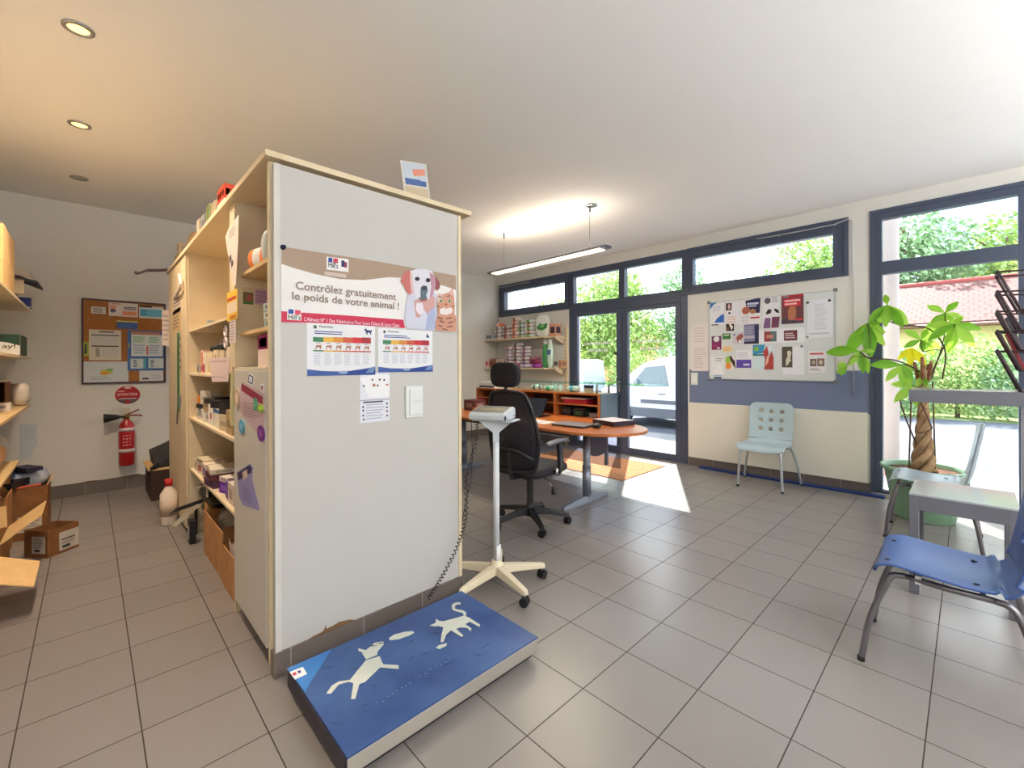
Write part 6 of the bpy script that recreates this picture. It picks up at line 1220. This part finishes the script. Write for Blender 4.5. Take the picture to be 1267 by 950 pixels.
for k, (a_, hgt) in enumerate(((0, .12), (1.6, .09), (3.1, .14), (4.6, .10), (5.6, .07))): m.tube([(.03*math.cos(a_), .03*math.sin(a_), zt3-.10), (.05*math.cos(a_), .05*math.sin(a_), zt3+hgt*.4), (.055*math.cos(a_), .055*math.sin(a_), zt3+hgt*.8)], [.015, .013, .011], two_tone('cut_stub', (130, 80, 56), (166, 110, 78), scale=20), 8)
m.build('cut_stubs', t)
STK = mat((110, 90, 66), .8)
for dx, dy, tp in ((-.06, .09, 1.15), (.0, -.075, 1.18)): MB().tube([(dx, dy, .395), (dx*.6, dy*.8, tp)], .006, STK, 6).build('support_stick', t)
MB().tube(smooth_path([hitX(1139, 560, PX_)-Vector((PX_-0, PYc, 0))+Vector((-.04, 0, 0)), Vector((-.06, .12, .9)), Vector((-.06, .14, 1.05)), Vector((-.08, .06, 1.12)), Vector((-.07, -.04, .85)), Vector((-.08, -.05, .78)), Vector((-.09, .03, .74))]), .006, mat((96, 70, 56), .7), 6).build('vine', t)
def zq(x, y): return 1020+x*.16575, 350+y*.16575
LV = [mat((152, 202, 62), .4, noise=.1, scale=6), mat((126, 184, 52), .4, noise=.1, scale=6), mat((172, 214, 82), .4, noise=.1, scale=6)]; LY = mat((232, 220, 40), .5, noise=.08)
def trans_leaf(m_):
    n = m_.node_tree; p = n.nodes['Principled BSDF']; tr = n.nodes.new('ShaderNodeBsdfTranslucent'); mx = n.nodes.new('ShaderNodeMixShader'); mx.inputs[0].default_value = .6
    src = p.inputs['Base Color'].links[0].from_socket; n.links.new(src, tr.inputs[0]); o_ = n.nodes['Material Output']; n.links.new(p.outputs[0], mx.inputs[1]); n.links.new(tr.outputs[0], mx.inputs[2]); n.links.new(mx.outputs[0], o_.inputs[0])
for q in LV+[LY]: trans_leaf(q)
prnd = random.Random(3)
def leaflet(m, c, tip, wd, mt):
    c, tip = Vector(c), Vector(tip); d = tip-c; Lg = d.length; d.normalize(); view = Vector((-1, -.08, .05)); side = d.cross(view).normalized(); side = (side+view*prnd.uniform(-.45, .45)).normalized(); up = side.cross(d).normalized()
    rows = []
    for i in range(9):
        f = i/8; w_ = wd*math.sin(PI*min(1, f*.96+.02))**.8*(.55+.9*f if f < .5 else 1.0*(1)) ; w_ = max(w_, .0008)
        dr = up*(-.10*Lg*(f-.0)**2)*0+Vector((0, 0, -.12*Lg*f*f))
        b_ = c+d*Lg*f+dr; rows.append([b_-side*w_+up*w_*.22, b_-side*w_*.5+up*w_*.05, b_, b_+side*w_*.5+up*w_*.05, b_+side*w_+up*w_*.22])
    m.loft(rows, mt, closed=False, caps=False)
CL = [  # centre, distance of the cluster along X, tips, (yellow?)
 ((468, 165), .12, [(455, 75), (330, 275), (400, 300), (455, 310), (590, 310), (625, 290)], 0),
 ((322, 300), .0, [(165, 510), (240, 380), (330, 520), (350, 525), (450, 445), (455, 360), (420, 290)], 0),
 ((265, 510), -.05, [(12, 495), (180, 605), (330, 655), (290, 655), (378, 500)], 0),
 ((170, 610), -.08, [(92, 665), (90, 620), (120, 680), (100, 590)], 0),
 ((900, 225), .10, [(765, 155), (1000, 125), (1040, 250), (975, 300), (785, 300), (735, 415), (880, 320)], 0),
 ((970, 305), -.03, [(1170, 330), (1120, 455), (925, 500), (775, 410), (780, 300), (1035, 240)], 0),
 ((720, 425), .04, [(600, 335), (590, 470), (875, 470), (770, 330), (740, 505), (820, 525)], 0),
 ((650, 485), .02, [(545, 560), (640, 612), (762, 600)], 1),
 ((580, 615), -.06, [(342, 590), (458, 718), (590, 760), (660, 720), (680, 640)], 0),
 ((740, 690), -.04, [(680, 770), (700, 660), (760, 770)], 0),
 ((655, 765), -.10, [(498, 740), (520, 872), (600, 700), (690, 905)], 2)]
fm = MB()
for (cx_, cy_), dx, tips, yel in CL:
    c_ = hitX(*zq(cx_, cy_), PX_+dx)-Vector((PX_, PYc, 0))
    for k, (tx, ty) in enumerate(tips):
        tp = hitX(*zq(tx, ty), PX_+dx+prnd.uniform(-.08, .06))-Vector((PX_, PYc, 0)); m = MB()
        leaflet(m, c_, tp, .17*(tp-c_).length+.005, LY if yel == 1 else (LV[2] if yel == 2 else LV[(k+int(cx_)) % 3])); m.build('leaf', t)
def ST(pts, r0=.006):
    n = len(pts); m = MB(); P_ = [hitX(*zq(x, y), PX_+dx)-Vector((PX_, PYc, 0)) for x, y, dx in pts]; m.tube(smooth_path(P_), r0, mat((74, 62, 44), .7), 7); m.build('stem', t)
ST([(880, 720, 0), (905, 560, .0), (880, 450, .0), (800, 355, .04), (700, 322, .08), (580, 318, .1), (490, 288, .12)])
ST([(790, 700, 0), (880, 500, 0), (940, 380, 0), (975, 308, -.03)]); ST([(800, 720, 0), (870, 500, .05), (900, 360, .1), (900, 225, .1)], .004)
ST([(770, 735, 0), (740, 690, 0), (660, 630, -.04), (540, 580, -.05), (430, 566, -.05), (330, 560, -.05), (265, 512, -.05)])
ST([(430, 566, -.05), (250, 548, -.06), (200, 560, -.07), (170, 610, -.08)], .003); ST([(330, 560, -.05), (340, 420, -.02), (322, 300, 0)], .003); ST([(490, 288, .12), (480, 230, .12), (468, 165, .12)], .003)
ST([(870, 500, .0), (800, 500, .03), (735, 510, .04), (720, 425, .04)], .0035); ST([(700, 515, .03), (650, 485, .02)], .0025); ST([(760, 740, 0), (740, 690, -.04)], .003); ST([(765, 760, 0), (700, 775, -.08), (655, 765, -.1)], .003); ST([(660, 630, -.04), (600, 610, -.06), (580, 615, -.06)], .003)
